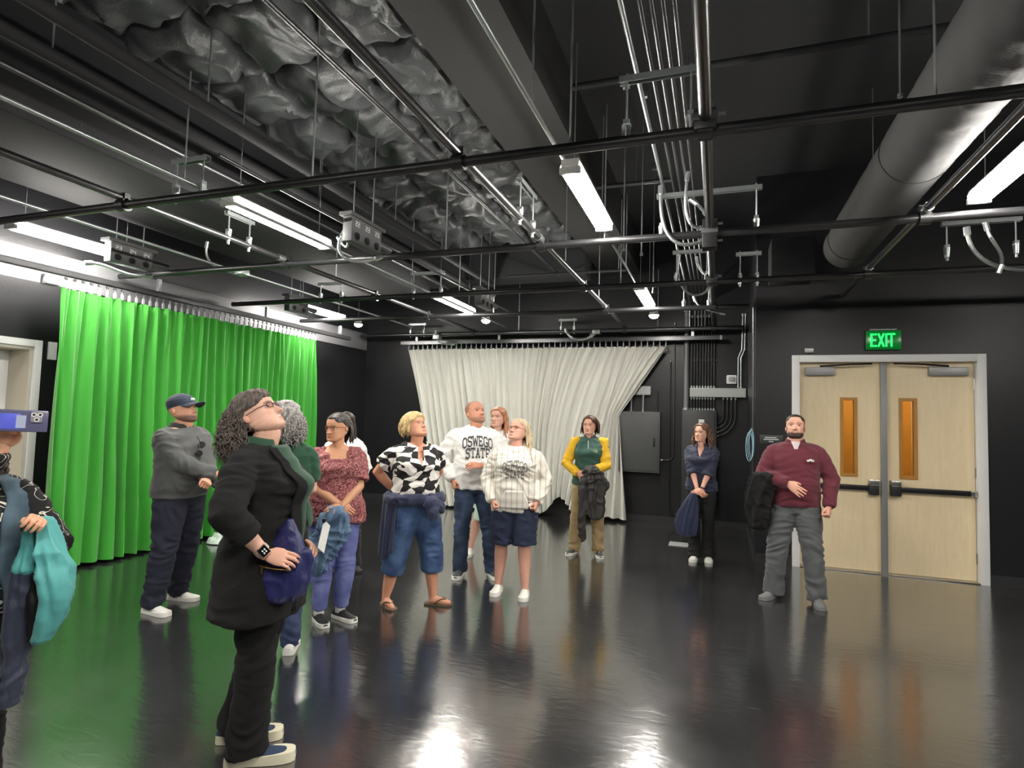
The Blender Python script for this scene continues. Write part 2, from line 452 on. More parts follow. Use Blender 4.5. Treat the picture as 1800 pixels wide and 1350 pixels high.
trapeze(-.46, -.08, 6.3, 3.36, 3.1, 'trapeze hanger on the third cross pipe, under the conduit bundle')
trapeze(-.46, -.08, 7.7, 3.36, 3.1, 'trapeze hanger on the fourth cross pipe, under the conduit bundle')
trapeze(.16, .4, 6.3, 3.3, 3.06, 'small trapeze hanger just left of the door wall corner')
trapeze(4.06, 4.46, 4.2, 3.36, 3.12, 'bright bracket standing on the long centre pipe', True, -1.41)
trapeze(3.92, 4.24, 4.0, 3.3, 3.12, 'bracket with two rods on the left pipe beside the long lamp', True, -4.05)
trapeze(-3.62, -3.3, 3.02, 3.3, 3.1, 'short trapeze hanger on the nearest cross pipe, left of the foam')
trapeze(-3.55, -3.1, 6.3, 3.3, 3.08, 'trapeze hanger above the farther left lamp')
trapeze(-2.5, -2.2, 9.4, 3.22, 3.08, 'small trapeze hanger at the back above the white curtain')
trapeze(-5.3, -4.95, 9.4, 3.22, 3.08, 'small trapeze hanger in the back left corner')
trapeze(-4.9, -4.5, 6.3, 3.24, 3.08, 'trapeze hanger left of the flat duct, third cross pipe')
trapeze(1.75, 2.3, 5.75, 3.3, 3.08, 'trapeze hanger right of the round fabric duct')

# flexible conduits
def flex(label, pts, r=.013, ends=True, mt=None):
    pts = [Vector(p) for p in pts]
    t = thing('flexible_conduit', label, 'conduit', tuple(pts[0]), 0, 'flexible metal conduit loops')
    # ribbed hose: radius alternates along the path
    fine = []
    for i in range(len(pts) - 1):
        for k in range(6):
            fine.append(pts[i].lerp(pts[i + 1], k / 6))
    fine.append(pts[-1])
    child('hose', MB().tube(fine, [r * (1.0 if i % 2 else .86) for i in range(len(fine))], 8), mt or M_GALV, t, smooth=True)
    if ends:
        for a, b_ in ((0, 1), (-1, -2)):
            d = (pts[b_] - pts[a]).normalized()
            child('connector', MB().tube([pts[a] - d * .02, pts[a] + d * .05], r * 1.5, 8), M_GALV, t, smooth=True)
    return t
flex('flexible loop from the bundle to the thick pipe, upper one of two', bez((-.23, 4.55, 3.48), (-.28, 4.55, 3.1), (-.2, 4.6, 3.06), (-.1, 4.66, 3.1)))
flex('long flexible loop hanging below the second trapeze hanger', bez((-.432, 4.62, 3.42), (-.45, 4.62, 3.0), (-.3, 4.62, 2.9), (-.1, 4.66, 3.0)), .016)
flex('short flexible link above the thick pipe clamp', bez((-.2, 4.62, 3.3), (-.14, 4.62, 3.25), (-.12, 4.64, 3.22), (-.08, 4.66, 3.18)))
flex('flexible loop at the third trapeze hanger', bez((-.4, 6.35, 3.34), (-.46, 6.35, 2.95), (-.2, 6.35, 2.82), (-.08, 6.35, 3.02)))
flex('small flexible hose curling onto the thick pipe at the third hanger', bez((-.22, 6.3, 3.3), (-.2, 6.3, 3.15), (-.12, 6.3, 3.1), (.02, 6.32, 3.08)))
flex('small flexible hose at the fourth hanger over the white curtain', bez((-.3, 7.8, 3.2), (-.26, 7.8, 3.05), (-.1, 7.8, 3.02), (.06, 7.8, 2.98)))
flex('thick flexible hose curving down right of the fabric duct', bez((1.93, 5.75, 3.26), (1.95, 5.75, 2.95), (2.2, 5.8, 2.86), (2.75, 5.9, 2.94), 20), .018)
flex('thin flexible hose beside the thick one right of the duct', bez((2.05, 5.72, 3.28), (2.08, 5.72, 3.1), (2.2, 5.72, 3.05), (2.14, 5.74, 2.9)), .015)
flex('flexible loop under the power box beside the left lamp', bez((-3.1, 4.3, 3.18), (-3.2, 4.2, 2.92), (-2.96, 4.3, 2.86), (-2.86, 4.5, 3.0)), .015)
flex('flexible cable arching from the left lamp to its power box', bez((-3.3, 4.5, 3.2), (-3.16, 4.5, 3.02), (-3.05, 4.3, 3.1), (-2.95, 4.1, 3.2)), .012)
flex('flexible hose below the leftmost power box', bez((-5.85, 4.0, 3.0), (-5.8, 4.2, 3.06), (-5.75, 4.3, 2.9), (-5.62, 4.5, 2.98)), .016)
flex('flexible loop from the flat duct to the small junction box', bez((-5.25, 4.85, 3.4), (-5.3, 4.85, 3.2), (-5.2, 4.95, 3.12), (-5.05, 5.05, 3.12)), .014)
flex('flexible loop at the back above the white curtain', bez((-2.35, 9.3, 3.06), (-2.3, 9.3, 2.86), (-2.0, 9.3, 2.86), (-1.9, 9.3, 2.98)), .02)
flex('flexible hose in the back left corner', bez((-4.7, 9.3, 3.08), (-4.72, 9.3, 2.92), (-4.62, 9.3, 2.84), (-4.35, 9.3, 2.86)), .016)

# power boxes with receptacles and printed circuit numbers
SEG = {'2': [((0,1),(.6,1)),((.6,1),(.6,.5)),((.6,.5),(0,.5)),((0,.5),(0,0)),((0,0),(.6,0))],
       '3': [((0,1),(.6,1)),((.6,1),(.6,0)),((0,.5),(.6,.5)),((0,0),(.6,0))],
       '4': [((0,1),(0,.5)),((0,.5),(.6,.5)),((.6,1),(.6,0))],
       '1': [((.3,1),(.3,0))]}
def seg_text(mb, txt, o, ux, uz, n, h, t=.16, depth=.0015):
    """block digits drawn as thin raised strokes: o lower-left, ux/uz axes, n outward normal"""
    o, ux, uz, n = Vector(o), Vector(ux), Vector(uz), Vector(n)
    x = 0.0
    for ch in txt:
        for (a, b_) in SEG.get(ch, []):
            a2 = Vector((min(a[0], b_[0]) - t / 2, min(a[1], b_[1]) - t / 2)); b2 = Vector((max(a[0], b_[0]) + t / 2, max(a[1], b_[1]) + t / 2))
            vs = []
            for dz in (0, depth):
                for px, py in ((a2.x, a2.y), (b2.x, a2.y), (b2.x, b2.y), (a2.x, b2.y)):
                    vs.append(o + ux * ((x + px) * h) + uz * (py * h) + n * dz)
            mb.add(vs, [(0,3,2,1),(4,5,6,7),(0,1,5,4),(1,2,6,5),(2,3,7,6),(3,0,4,7)])
        x += 1.0
M_PRINT = mat('white_print', srgb(225, 225, 222), .6)
def power_box(x, y0, y1, z0, z1, nums, label):
    t = thing('power_box', label, 'power box', (x, (y0 + y1) / 2, z0), 0, 'overhead power boxes with numbered sockets')
    child('housing', MB().box((x - .09, y0, z0), (x, y1, z1)), M_GREYBOX, t, bevel=.006)
    child('mounting_rail', MB().box((x - .11, y0 - .03, z1), (x + .012, y1 + .05, z1 + .03)), M_PANEL, t)
    n = len(nums)
    for k, s in enumerate(nums):
        yc = y0 + (y1 - y0) * (k + .5) / n
        sk = child('socket', MB().tube([(x, yc, z0 + .055), (x + .012, yc, z0 + .055)], .03, 14), M_BLACKPL, t, smooth=True)
        child('socket_ring', MB().tube([(x, yc, z0 + .055), (x + .006, yc, z0 + .055)], .036, 14), M_PANEL, sk, smooth=True)
        mb = MB(); seg_text(mb, s, (x + .001, yc - .025, z1 - .07), (0, 1, 0), (0, 0, 1), (1, 0, 0), .036)
        lb = child('circuit_number', mb, M_PRINT, t)
        lb['label'] = 'white printed circuit number ' + s
    for yy in (y0 + .08, y1 - .08):
        child('hanger_rod', MB().tube([(x - .045, yy, z1 + .02), (x - .045, yy, 4.2 if x > -4 else 4.6)], .005, 6), M_GALV, t)
    child('pipe_stub', MB().tube([(x - .05, y1, (z0 + z1) / 2), (x - .05, y1 + .22, (z0 + z1) / 2)], .035, 12), M_PANEL, t, smooth=True)
power_box(-2.87, 4.08, 4.53, 3.03, 3.24, ('22', '23', '23'), 'grey power box with three numbered sockets beside the long left lamp')
power_box(-5.6, 4.05, 4.5, 3.02, 3.22, ('23', '24', '24'), 'grey power box with numbered sockets at the end of the leftmost lamp')
power_box(-2.87, 6.9, 7.35, 3.03, 3.24, ('23', '23', '23'), 'grey power box farther back between the two small lamps')
power_box(-5.6, 6.6, 7.0, 3.0, 3.2, ('24', '24'), 'small grey power box over the far end of the green curtain')

# small junction boxes
def jbox(x, y, z, s, label):
    t = thing('junction_box', label, 'junction box', (x, y, z), 0, 'small galvanised junction boxes')
    child('box', MB().box((x - s, y - s, z), (x + s, y + s, z + s)), M_GALV, t, bevel=.004)
    child('cover_plate', MB().box((x - s - .004, y - s - .004, z - .004), (x + s + .004, y + s + .004, z)), M_GALV, t)
    for d in (-1, 1):
        child('screw', MB().tube([(x + d * s * .7, y, z - .008), (x + d * s * .7, y, z - .003)], .006, 6), M_PANEL, t)
jbox(-5.0, 5.1, 3.1, .06, 'small galvanised junction box left of the flat duct')
jbox(-1.84, 9.28, 2.98, .06, 'small junction box at the end of the back flexible loop')
jbox(-4.62, 9.2, 2.94, .06, 'small junction box in the back left corner')
# black clamp bodies on the thick pipe
for yy, zz, lab in ((3.0, 3.1, 'black clamp block where the nearest cross pipe meets the thick pipe'), (4.68, 3.06, 'tall black clamp block on the thick pipe at the second cross pipe'), (6.3, 3.08, 'black clamp block on the thick pipe at the third cross pipe')):
    t = thing('clamp_block', lab, 'clamp', (-.07, yy, zz))
    hh = .13 if yy == 4.68 else .06
    child('body', MB().box((-.125, yy - .06, zz - hh), (-.015, yy + .06, zz + hh * .7)), M_PIPEBLACK, t, bevel=.008)
    child('band', MB().box((-.13, yy - .065, zz - .02), (-.01, yy + .065, zz + .02)), M_PANEL, t, bevel=.004)
    for s in (-1, 1):
        child('bolt', MB().tube([(-.01, yy, zz + s * hh * .5), (.025, yy, zz + s * hh * .5)], .01, 6), M_GALV, t, smooth=True)

# strip lamps
M_LAMP = mat('lamp_diffuser', (1, 1, 1, 1), .5, emit=(1.0, .955, .88, 1), estr=LAMP)
M_LAMPBODY = mat('white_lamp_housing', srgb(205, 205, 200), .4, metal=.1)
def strip_lamp(x, y, label, L=1.19, w=.14, rods=True):
    z = 3.16
    t = thing('strip_lamp', label, 'lamp', (x, y, z), 0, 'ceiling strip lamps')
    hb = MB().box((x - w * .4, y, z), (x + w * .4, y + L, z + .05))
    child('housing', hb, M_LAMPBODY, t, bevel=.006)
    prof = [(-w * .4, .035), (-w * .5, .012), (-w * .46, -.02), (-w * .25, -.042), (w * .25, -.042), (w * .46, -.02), (w * .5, .012), (w * .4, .035)]
    mb = MB(); mb.rings([[(x + a, yy, z + b_) for a, b_ in prof] for yy in (y + .03, y + L - .03)])
    child('diffuser', mb, M_LAMP, t, smooth=True, angle=50)
    for yy in (y + .0, y + L - .03):
        child('end_cap', MB().box((x - w * .48, yy, z - .04), (x + w * .48, yy + .03, z)), M_LAMPBODY, t, bevel=.004)
    if rods:
        for yy in (y + .12, y + L - .12):
            child('suspension_wire', MB().tube([(x, yy, z + .05), (x, yy, 4.6 if x < -4 else (4.02 if x > -1.3 and x < 0 else 4.08))], .0035, 5), M_GALV, t)
    return t
LN = {(-5.82, 3.3): 'long strip lamp at the far left above the green curtain', (-3.46, 3.35): 'large bright strip lamp left of centre beside its power box', (-.875, 3.46): 'bright strip lamp at upper centre beside the conduit bundle', (1.64, 3.5): 'strip lamp at the right edge above the door side',
      (-5.82, 6.95): 'small far lamp above the end of the green curtain', (-3.46, 6.8): 'small far lamp above the white curtain, left one', (-.875, 6.85): 'small far lamp above the white curtain, right one by the conduits'}
for (x, y), lab in LN.items():
    strip_lamp(x, y, lab)
strip_lamp(4.1, 3.5, 'added unseen strip lamp beyond the right edge of the view, brightening the door side')  # unseen lamp, added to brighten the door and the right floor
for x in (-5.82, -3.46, -.875, 1.64, 4.1):  # unseen row added by extending the lamp grid, lights people from the front
    strip_lamp(x, -.1, 'added unseen strip lamp behind the viewer in line with the others, column at %s' % {-5.82: 'far left', -3.46: 'left', -.875: 'centre', 1.64: 'right', 4.1: 'far right'}[x])
# emergency lamp heads: round bright dots beyond the far lamps
M_DOT = mat('lamp_dot', (1, 1, 1, 1), .5, emit=(1.0, .95, .88, 1), estr=LAMP)
for x, lab in ((-5.8, 'small round lamp head over the end of the green curtain'), (-3.46, 'small round lamp head beyond the far left-hand lamp'), (-.875, 'small round lamp head beyond the far right-hand lamp')):
    y = 8.55
    t = thing('lamp_head', lab, 'lamp', (x, y, 3.12), 0, 'small round lamp heads at the back')
    prof = [(.03, .09), (.055, .06), (.075, 0)]
    mb = MB(); mb.rings([[(x + r * math.cos(a), y + r * math.sin(a), 3.12 + h) for a in [2 * math.pi * k / 18 for k in range(18)]] for r, h in prof])
    child('shade', mb, M_LAMPBODY, t, smooth=True, angle=50)
    mb = MB(); mb.rings([[(x + r * math.cos(a), y + r * math.sin(a), 3.12 + h) for a in [2 * math.pi * k / 18 for k in range(18)]] for r, h in ((.07, 0), (.055, -.03), (.02, -.045))])
    child('bulb', mb, M_DOT, t, smooth=True)
    child('stem', MB().tube([(x, y, 3.2), (x, y, 3.7)], .008, 8), M_PIPEDARK, t, smooth=True)

# round fabric duct with creases
def duct():
    t = thing('fabric_duct', 'large round grey fabric air duct sloping out of the upper right corner', 'duct', (1.27, 3, 3.5))
    rings = []
    n = 40
    ys = np.linspace(YR + .4, 6.9, 190)
    for y in ys:
        ring = []
        for k in range(n):
            a = 2 * math.pi * k / n
            side = max(0, math.sin(a - .2) * -1)   # sag creases on the lower half
            cr = noise.noise((y * 9 + 1.6 * noise.noise((a * 1.2, y * .7, 3)), a * .55, 5.0))
            amp = .012 * side * max(0, min(1, (4.6 - y) / 1.4)) + .0015
            r = .228 + amp * math.sin(cr * 9)
            ring.append((1.27 + r * math.cos(a), y, 3.5 + r * math.sin(a)))
        rings.append(ring)
    for k2 in range(1, 8):
        a2 = k2 / 7 * math.pi / 2
        rings.append([(1.27 + .228 * math.cos(a2) * math.cos(2 * math.pi * k / n), 6.9 + .2 * math.sin(a2), 3.5 + .228 * math.cos(a2) * math.sin(2 * math.pi * k / n)) for k in range(n)])
    child('sleeve', MB().rings(rings), mat('grey_fabric_duct', srgb(58, 58, 59), .8, bump=.2, bscale=120, var=.06), t, smooth=True)
    for yy in (0.2, 2.4, 4.6, 6.6):
        mb = MB(); mb.rings([[(1.27 + rr * math.cos(2 * math.pi * k / n), y2, 3.5 + rr * math.sin(2 * math.pi * k / n)) for k in range(n)] for y2, rr in ((yy - .006, .2285), (yy - .006, .2325), (yy + .006, .2325), (yy + .006, .2285))], caps=False, close=True)
        child('seam_band', mb, M_DUCTGREY, t, smooth=True, angle=30)
    for yy in (1.2, 3.6, 5.8):
        child('suspension_wire', MB().tube([(1.27, yy, 3.72), (1.27, yy, 4.6)], .004, 5), M_GALV, t)
duct()
tag(obj('supply_duct', MB().box((.55, 7.1, 3.25), (1.0, 7.55, 3.7)), M_DUCTGREY, bevel=.02), 'square grey duct piece near the corner left of the fabric duct', 'duct')
# ------------------------------------------------------------------ curtains
def cloth_grid(fn, nu, nv, th):
    """closed thin cloth: fn(u, v) -> Vector; returns an MB"""
    P = [[Vector(fn(i / nu, j / nv)) for j in range(nv + 1)] for i in range(nu + 1)]
    vs, fs = [], []
    N = (nu + 1) * (nv + 1)
    back = []
    for i in range(nu + 1):
        for j in range(nv + 1):
            du = P[min(i + 1, nu)][j] - P[max(i - 1, 0)][j]
            dv = P[i][min(j + 1, nv)] - P[i][max(j - 1, 0)]
            nrm = du.cross(dv)
            nrm = nrm.normalized() if nrm.length > 1e-12 else Vector((0, 0, 1))
            vs.append(P[i][j] + nrm * th / 2); back.append(P[i][j] - nrm * th / 2)
    vs += back
    k = lambda i, j: i * (nv + 1) + j
    for i in range(nu):
        for j in range(nv):
            fs.append((k(i, j), k(i + 1, j), k(i + 1, j + 1), k(i, j + 1)))
            fs.append((N + k(i, j), N + k(i, j + 1), N + k(i + 1, j + 1), N + k(i + 1, j)))
    for i in range(nu):
        fs.append((k(i, 0), N + k(i, 0), N + k(i + 1, 0), k(i + 1, 0)))
        fs.append((k(i, nv), k(i + 1, nv), N + k(i + 1, nv), N + k(i, nv)))
    for j in range(nv):
        fs.append((k(0, j), k(0, j + 1), N + k(0, j + 1), N + k(0, j)))
        fs.append((k(nu, j), N + k(nu, j), N + k(nu, j + 1), k(nu, j + 1)))
    return MB().add(vs, fs)

M_GREEN = mat('chroma_green_cloth', srgb(52, 152, 40), .75, bump=.12, bscale=9, var=.12, vscale=2.0, sheen=.3)
M_WHITEC = mat('off_white_cloth', srgb(212, 211, 203), .8, bump=.15, bscale=8, var=.04, vscale=3, sheen=.2)

def fold(s, z, seed, top):
    """fold depth across a gathered curtain; tight at the top, soft and wide at the bottom"""
    ph = s * 2 * math.pi
    w_ = noise.noise((s * 9, z * .35, seed)) * 1.6
    a = math.sin(ph * 27 + w_ * 2.6) * (.55 + .45 * noise.noise((s * 14, z * .5, seed + 5)))
    b_ = math.sin(ph * 61 + 3 * noise.noise((s * 20, z * .8, seed + 9))) * .35
    return a * (1 - .35 * top) + b_ * (.25 + .75 * top)

def green(u, v):
    z = .035 + (2.745 - .035) * v
    # each end sags a little, the tops dip between hooks
    y = 3.88 + 3.84 * u
    top = v ** 6
    d = fold(u, z, 3.0, top)
    amp = .06 + .07 * (1 - v)
    y += .02 * math.cos(u * 2 * math.pi * 23) * (1 - v) - .06 * (1 - v) * (1 - u) ** 6
    x = -6.0 + amp * d + .12 * (1 - v) ** 1.5 * (.4 + .6 * noise.noise((u * 3, 0, 2)))
    if v > .96:
        z -= .018 * (1 - math.cos(u * 2 * math.pi * 40)) * .5
    z -= .015 * (1 - v) * noise.noise((u * 7, 1, 8))
    return (x, y, z)
t = thing('curtain', 'tall chroma green curtain hanging in folds along the left wall', 'curtain', (-6.0, 5.8, 0))
child('fabric', cloth_grid(green, 330, 40, .004), M_GREEN, t, smooth=True)
hookm = None
def hooks(t, pts, mt, name='curtain_hook'):
    me = None
    for p in pts:
        p = Vector(p)
        if me is None:
            mb = MB(); mb.box((-.008, -.012, -.03), (.008, .012, .03)); mb.tube([(0, 0, .03), (0, 0, .07)], .005, 6); mb.tube([(0, -.012, .07), (0, .012, .07)], .012, 8)
            me = mb.mesh(name)
        o = link(name, me, mt, t)
        o.matrix_basis = Matrix.Translation(p)
M_HOOK = mat('translucent_white_plastic', srgb(160, 160, 166), .4)
hooks(t, [(-6.0, 3.92 + k * 3.78 / 46, 2.765) for k in range(47)], M_HOOK)
t = thing('curtain_track', 'black steel curtain track above the green curtain', 'track', (-6.0, 4.5, 2.86))
mb = MB(); mb.box((-6.03, 1.0, 2.86), (-6.025, 8.6, 2.91)); mb.box((-5.975, 1.0, 2.86), (-5.97, 8.6, 2.91)); mb.box((-6.03, 1.0, 2.905), (-5.97, 8.6, 2.915)); mb.box((-6.025, 1.0, 2.855), (-6.008, 8.6, 2.862)); mb.box((-5.992, 1.0, 2.855), (-5.975, 8.6, 2.862))
child('rail', mb, M_PIPEDARK, t)
for yy in (1.5, 3.2, 4.9, 6.6, 8.3):
    child('rail_bracket', MB().box((-6.02, yy, 2.91), (-5.98, yy + .04, 3.06)), M_GALV, t)
tag(obj('track_stop', MB().box((-6.06, 3.72, 2.74), (-5.96, 3.86, 2.84)), M_HOOK, bevel=.02), 'white plastic stop at the near end of the green curtain', 'track stop')

def white(u, v):
    z1 = 2.80
    top = v ** 5
    xt = -5.36 + 4.6 * u
    TZ, UT = 1.68, .86                     # tie height, where the tied end begins
    if u <= UT:
        if u < .5:
            xb = -4.62 + (u / .5) * 1.72
        else:
            xb = -2.90 + ((u - .5) / (UT - .5)) * .78
        q = 0.0
        zb = .04 + .30 * math.exp(-((u - .72) / .085) ** 2)
        z = zb + (z1 - zb) * v
        x = xb + (xt - xb) * v
        x -= .16 * max(0, 1 - abs(u - .66) / .25) * math.sin(math.pi * v)
    else:
        q = (u - UT) / (1 - UT)
        xb = -2.12 + .76 * q
        zb = .10 - .06 * q
        z = zb + (z1 - zb) * v
        xm = -1.72 + .22 * q
        k = .5 * (1 + math.tanh((z - TZ) / .10))
        xu = xm + (xt - xm) * max(0, (z - TZ) / (z1 - TZ)); xl = xb + (xm - xb) * min(1, max(0, (z - zb) / (TZ - zb)))
        x = xu * k + xl * (1 - k)
    d = fold(u * 1.15 + .03 * (1 - v), z, 21.0, top)
    sq = 1 - .55 * q * math.exp(-((z - TZ) / .4) ** 2)
    y = 9.5 + (.05 + .06 * (1 - v)) * d * sq - .12 * (1 - v) * max(0, 1 - abs(u - .7) / .3) + .03 * q
    if v > .965:
        z -= .014 * (1 - math.cos(u * 2 * math.pi * 44)) * .5
    return (x, y, z)
t = thing('curtain', 'off-white curtain at the back wall, swept aside at its right end', 'curtain', (-3, 9.5, 0))
child('fabric', cloth_grid(white, 340, 44, .004), M_WHITEC, t, smooth=True)
hooks(t, [(-5.34 + k * 4.56 / 48, 9.5, 2.82) for k in range(49)], M_HOOK)
t = thing('curtain_track', 'steel curtain track above the white curtain', 'track', (-2.7, 9.5, 2.9))
mb = MB(); mb.box((-5.5, 9.47, 2.885), (.02, 9.475, 2.94)); mb.box((-5.5, 9.525, 2.885), (.02, 9.53, 2.94)); mb.box((-5.5, 9.47, 2.935), (.02, 9.53, 2.945))
child('rail', mb, M_PIPEDARK, t)
child('end_stop', MB().box((.02, 9.465, 2.88), (.05, 9.535, 2.95)), M_GALV, t)
for xx in (-5.2, -3.6, -2.0, -.4):
    child('rail_bracket', MB().box((xx, 9.48, 2.94), (xx + .04, 9.52, 3.05)), M_GALV, t)

# ------------------------------------------------------------------ double door
M_GLASS = mat('door_glass', (1, 1, 1, 1), .02, trans=1.0)
M_STEEL = mat('brushed_steel', srgb(190, 188, 184), .28, metal=1.0, bump=.03, bscale=120)
M_CLOSER = mat('grey_closer', srgb(150, 150, 150), .4, metal=.5)
M_MULL = mat('grey_mullion_paint', srgb(134, 136, 136), .4, metal=.2)
door = thing('door_1', 'pale maple double door with narrow glass panels in a white frame', 'door', (1.745, YD, 0))
door['kind'] = 'structure'
fr = MB()
fw = .05; fd = .03
OX0, OX1, OZ = DX0 - fw, DX1 + fw, DZ + fw
fr.box((OX0, YD - fd, 0), (DX0 + .03, YD + .2, OZ)); fr.box((DX1 - .03, YD - fd, 0), (OX1, YD + .2, OZ)); fr.box((DX0 + .03, YD - fd, DZ - .03), (DX1 - .03, YD + .2, OZ))
child('door_frame', fr, M_FRAME, door, bevel=.004)
XM = (DX0 + DX1) / 2
child('mullion', MB().box((XM - .03, YD + .02, 0), (XM + .03, YD + .14, DZ - .03)), M_MULL, door, bevel=.004)
child('threshold', MB().box((DX0 + .03, YD - .02, 0), (DX1 - .03, YD + .2, .012)), M_STEEL, door, bevel=.003)
for s, (lx0, lx1) in ((-1, (DX0 + .035, XM - .03)), (1, (XM + .03, DX1 - .035))):
    y0, y1 = YD + .07, YD + .115
    wc = {-1: 1.405, 1: 1.985}[s]; wx0, wx1 = wc - .075, wc + .075; wz0, wz1 = 1.06, 1.93
    mb = MB(); mb.box((lx0, y0, .015), (wx0, y1, DZ - .035)); mb.box((wx1, y0, .015), (lx1, y1, DZ - .035)); mb.box((wx0, y0, .015), (wx1, y1, wz0)); mb.box((wx0, y0, wz1), (wx1, y1, DZ - .035))
    leaf = child('door_leaf', mb, M_DOOR, door)
    b_ = .022
    mb = MB(); mb.box((wx0 - .012, y0 - .012, wz0 - .012), (wx0 + b_, y1 + .01, wz1 + .012)); mb.box((wx1 - b_, y0 - .012, wz0 - .012), (wx1 + .012, y1 + .01, wz1 + .012)); mb.box((wx0 + b_, y0 - .012, wz0 - .012), (wx1 - b_, y1 + .01, wz0 + b_)); mb.box((wx0 + b_, y0 - .012, wz1 - b_), (wx1 - b_, y1 + .01, wz1 + .012))
    child('glazing_bead', mb, M_STOP, leaf)
    child('pane', MB().box((wx0 + b_, y0 + .018, wz0 + b_), (wx1 - b_, y0 + .026, wz1 - b_)), M_GLASS, leaf)
    # exit bar
    bx0, bx1 = (lx0 + .03, lx1 - .13) if s < 0 else (lx0 + .13, lx1 - .03)
    child('push_bar', MB().box((bx0, y0 - .055, .905), (bx1, y0 - .01, .96)), M_BLACKPL, leaf, bevel=.008)
    hx = (lx1 - .075) if s < 0 else (lx0 + .075)
    child('latch_case', MB().box((hx - .05, y0 - .075, .86), (hx + .05, y0 - .0, .985)), mat('dark_latch', srgb(70, 70, 72), .35, metal=.7), leaf, bevel=.006)
    child('latch_cap', MB().box((hx - .05, y0 - .078, .965), (hx + .05, y0 - .0, 1.03)), M_STEEL, leaf, bevel=.012)
    ex = bx0 if s < 0 else bx1
    child('bar_end_cap', MB().box((ex - .025, y0 - .058, .9), (ex + .025, y0, .965)), M_STEEL, leaf, bevel=.006)
    cx0, cx1 = (lx0 + .06, lx0 + .36) if s < 0 else (lx1 - .42, lx1 - .06)
    cl = child('door_closer', MB().box((cx0, y0 - .065, DZ - .18), (cx1, y0, DZ - .085)), M_CLOSER, leaf, bevel=.008)
    ar = MB(); ar.tube([((cx0 + cx1) / 2, y0 - .05, DZ - .075), ((cx0 + cx1) / 2 - s * .3, y0 - .12, DZ - .06)], .011, 6); ar.tube([((cx0 + cx1) / 2 - s * .3, y0 - .12, DZ - .06), ((cx0 + cx1) / 2 - s * .52, YD - .005, DZ - .05)], .011, 6)
    child('closer_arm', ar, M_BLACKPL, leaf, smooth=True)
    for hz in (.25, 1.15, 2.1):
        hx2 = lx0 - .004 if s < 0 else lx1 + .004
        child('hinge', MB().tube([(hx2, y0 - .008, hz - .055), (hx2, y0 - .008, hz + .055)], .009, 8), M_STEEL, leaf, smooth=True)
# lit corridor beyond the glass
M_AMBER = mat('amber_corridor_panel', srgb(206, 140, 44), .6, bump=.1, bscale=20, var=.08)
struct(obj('wall_corridor', MB().box((.66, 9.3, 0), (4.2, 9.4, 2.9)), M_AMBER), 'amber corridor wall seen through the door glass')
struct(obj('floor_corridor', MB().box((.62, YD + .25, -.05), (4.2, 9.3, -.001)), mat('corridor_floor', srgb(120, 112, 100), .5)), 'corridor floor beyond the door')
struct(obj('ceiling_corridor', MB().box((.62, YD + .25, 2.9), (4.2, 9.4, 3.0)), M_WHITEWALL), 'corridor ceiling beyond the door')
struct(obj('wall_corridor_end', MB().box((4.2, YD + .25, 0), (4.3, 9.4, 2.9)), M_AMBER), 'end wall of the corridor beyond the door')
tag(obj('corridor_door', MB().box((2.45, 9.24, 0), (3.1, 9.295, 2.2)), mat('cream_door', srgb(236, 206, 140), .5, var=.05), bevel=.005), 'cream coloured door in the corridor behind the right glass panel', 'door')
t = thing('corridor_lamp', 'ceiling lamp in the corridor behind the doors', 'lamp', (2.0, 8.5, 2.86))
child('housing', MB().box((1.2, 8.3, 2.86), (2.8, 8.6, 2.9)), M_LAMPBODY, t)
child('diffuser', MB().box((1.22, 8.32, 2.845), (2.78, 8.58, 2.86)), mat('corridor_diffuser', (1, 1, 1, 1), .5, emit=(1, .85, .6, 1), estr=13), t)

# ------------------------------------------------------------------ exit sign
ex = thing('exit_sign', 'green glowing exit sign over the double door', 'sign', (1.73, YD, 2.48))
child('back_plate', MB().box((1.555, YD - .03, 2.47), (1.905, YD, 2.69)), M_BLACKPL, ex, bevel=.004)
child('acrylic_panel', MB().box((1.56, YD - .045, 2.475), (1.9, YD - .036, 2.685)), mat('green_acrylic', srgb(14, 60, 26), .15, emit=(0.0, .5, .06, 1), estr=.12), ex, bevel=.003)
mb = MB()
def strokes(mb, segs, ox, oz, w_, h, th, y0, y1):
    for (a, b_) in segs:
        a = Vector((ox + a[0] * w_, 0, oz + a[1] * h)); b_ = Vector((ox + b_[0] * w_, 0, oz + b_[1] * h))
        d = (b_ - a).normalized(); nn = Vector((-d.z, 0, d.x)) * th / 2; a -= d * th / 2; b_ += d * th / 2
        q = [a + nn, a - nn, b_ - nn, b_ + nn]
        vs = [(p.x, y0, p.z) for p in q] + [(p.x, y1, p.z) for p in q]
        mb.add(vs, [(0,1,2,3),(7,6,5,4),(0,4,5,1),(1,5,6,2),(2,6,7,3),(3,7,4,0)])
LW, LH = .046, .13
M_GLOW = mat('green_glow', srgb(30, 230, 90), .5, emit=(.02, 1, .16, 1), estr=.75)
for k, (chh, segs) in enumerate((('E', [((0,0),(0,1)),((0,1),(1,1)),((0,.5),(.8,.5)),((0,0),(1,0))]), ('X', [((0,0),(1,1)),((0,1),(1,0))]), ('I', [((.5,0),(.5,1))]), ('T', [((.5,0),(.5,1)),((-.1,1),(1.1,1))]))):
    mb = MB(); ox = 1.612 + (0, .072, .122, .172)[k]
    strokes(mb, segs, ox, 2.515, LW, LH, .019, YD - .05, YD - .045)
    child('letter', mb, M_GLOW, ex)['label'] = 'glowing letter ' + chh
child('canopy', MB().box((1.6, YD - .05, 2.69), (1.86, YD, 2.705)), M_GALV, ex, bevel=.003)

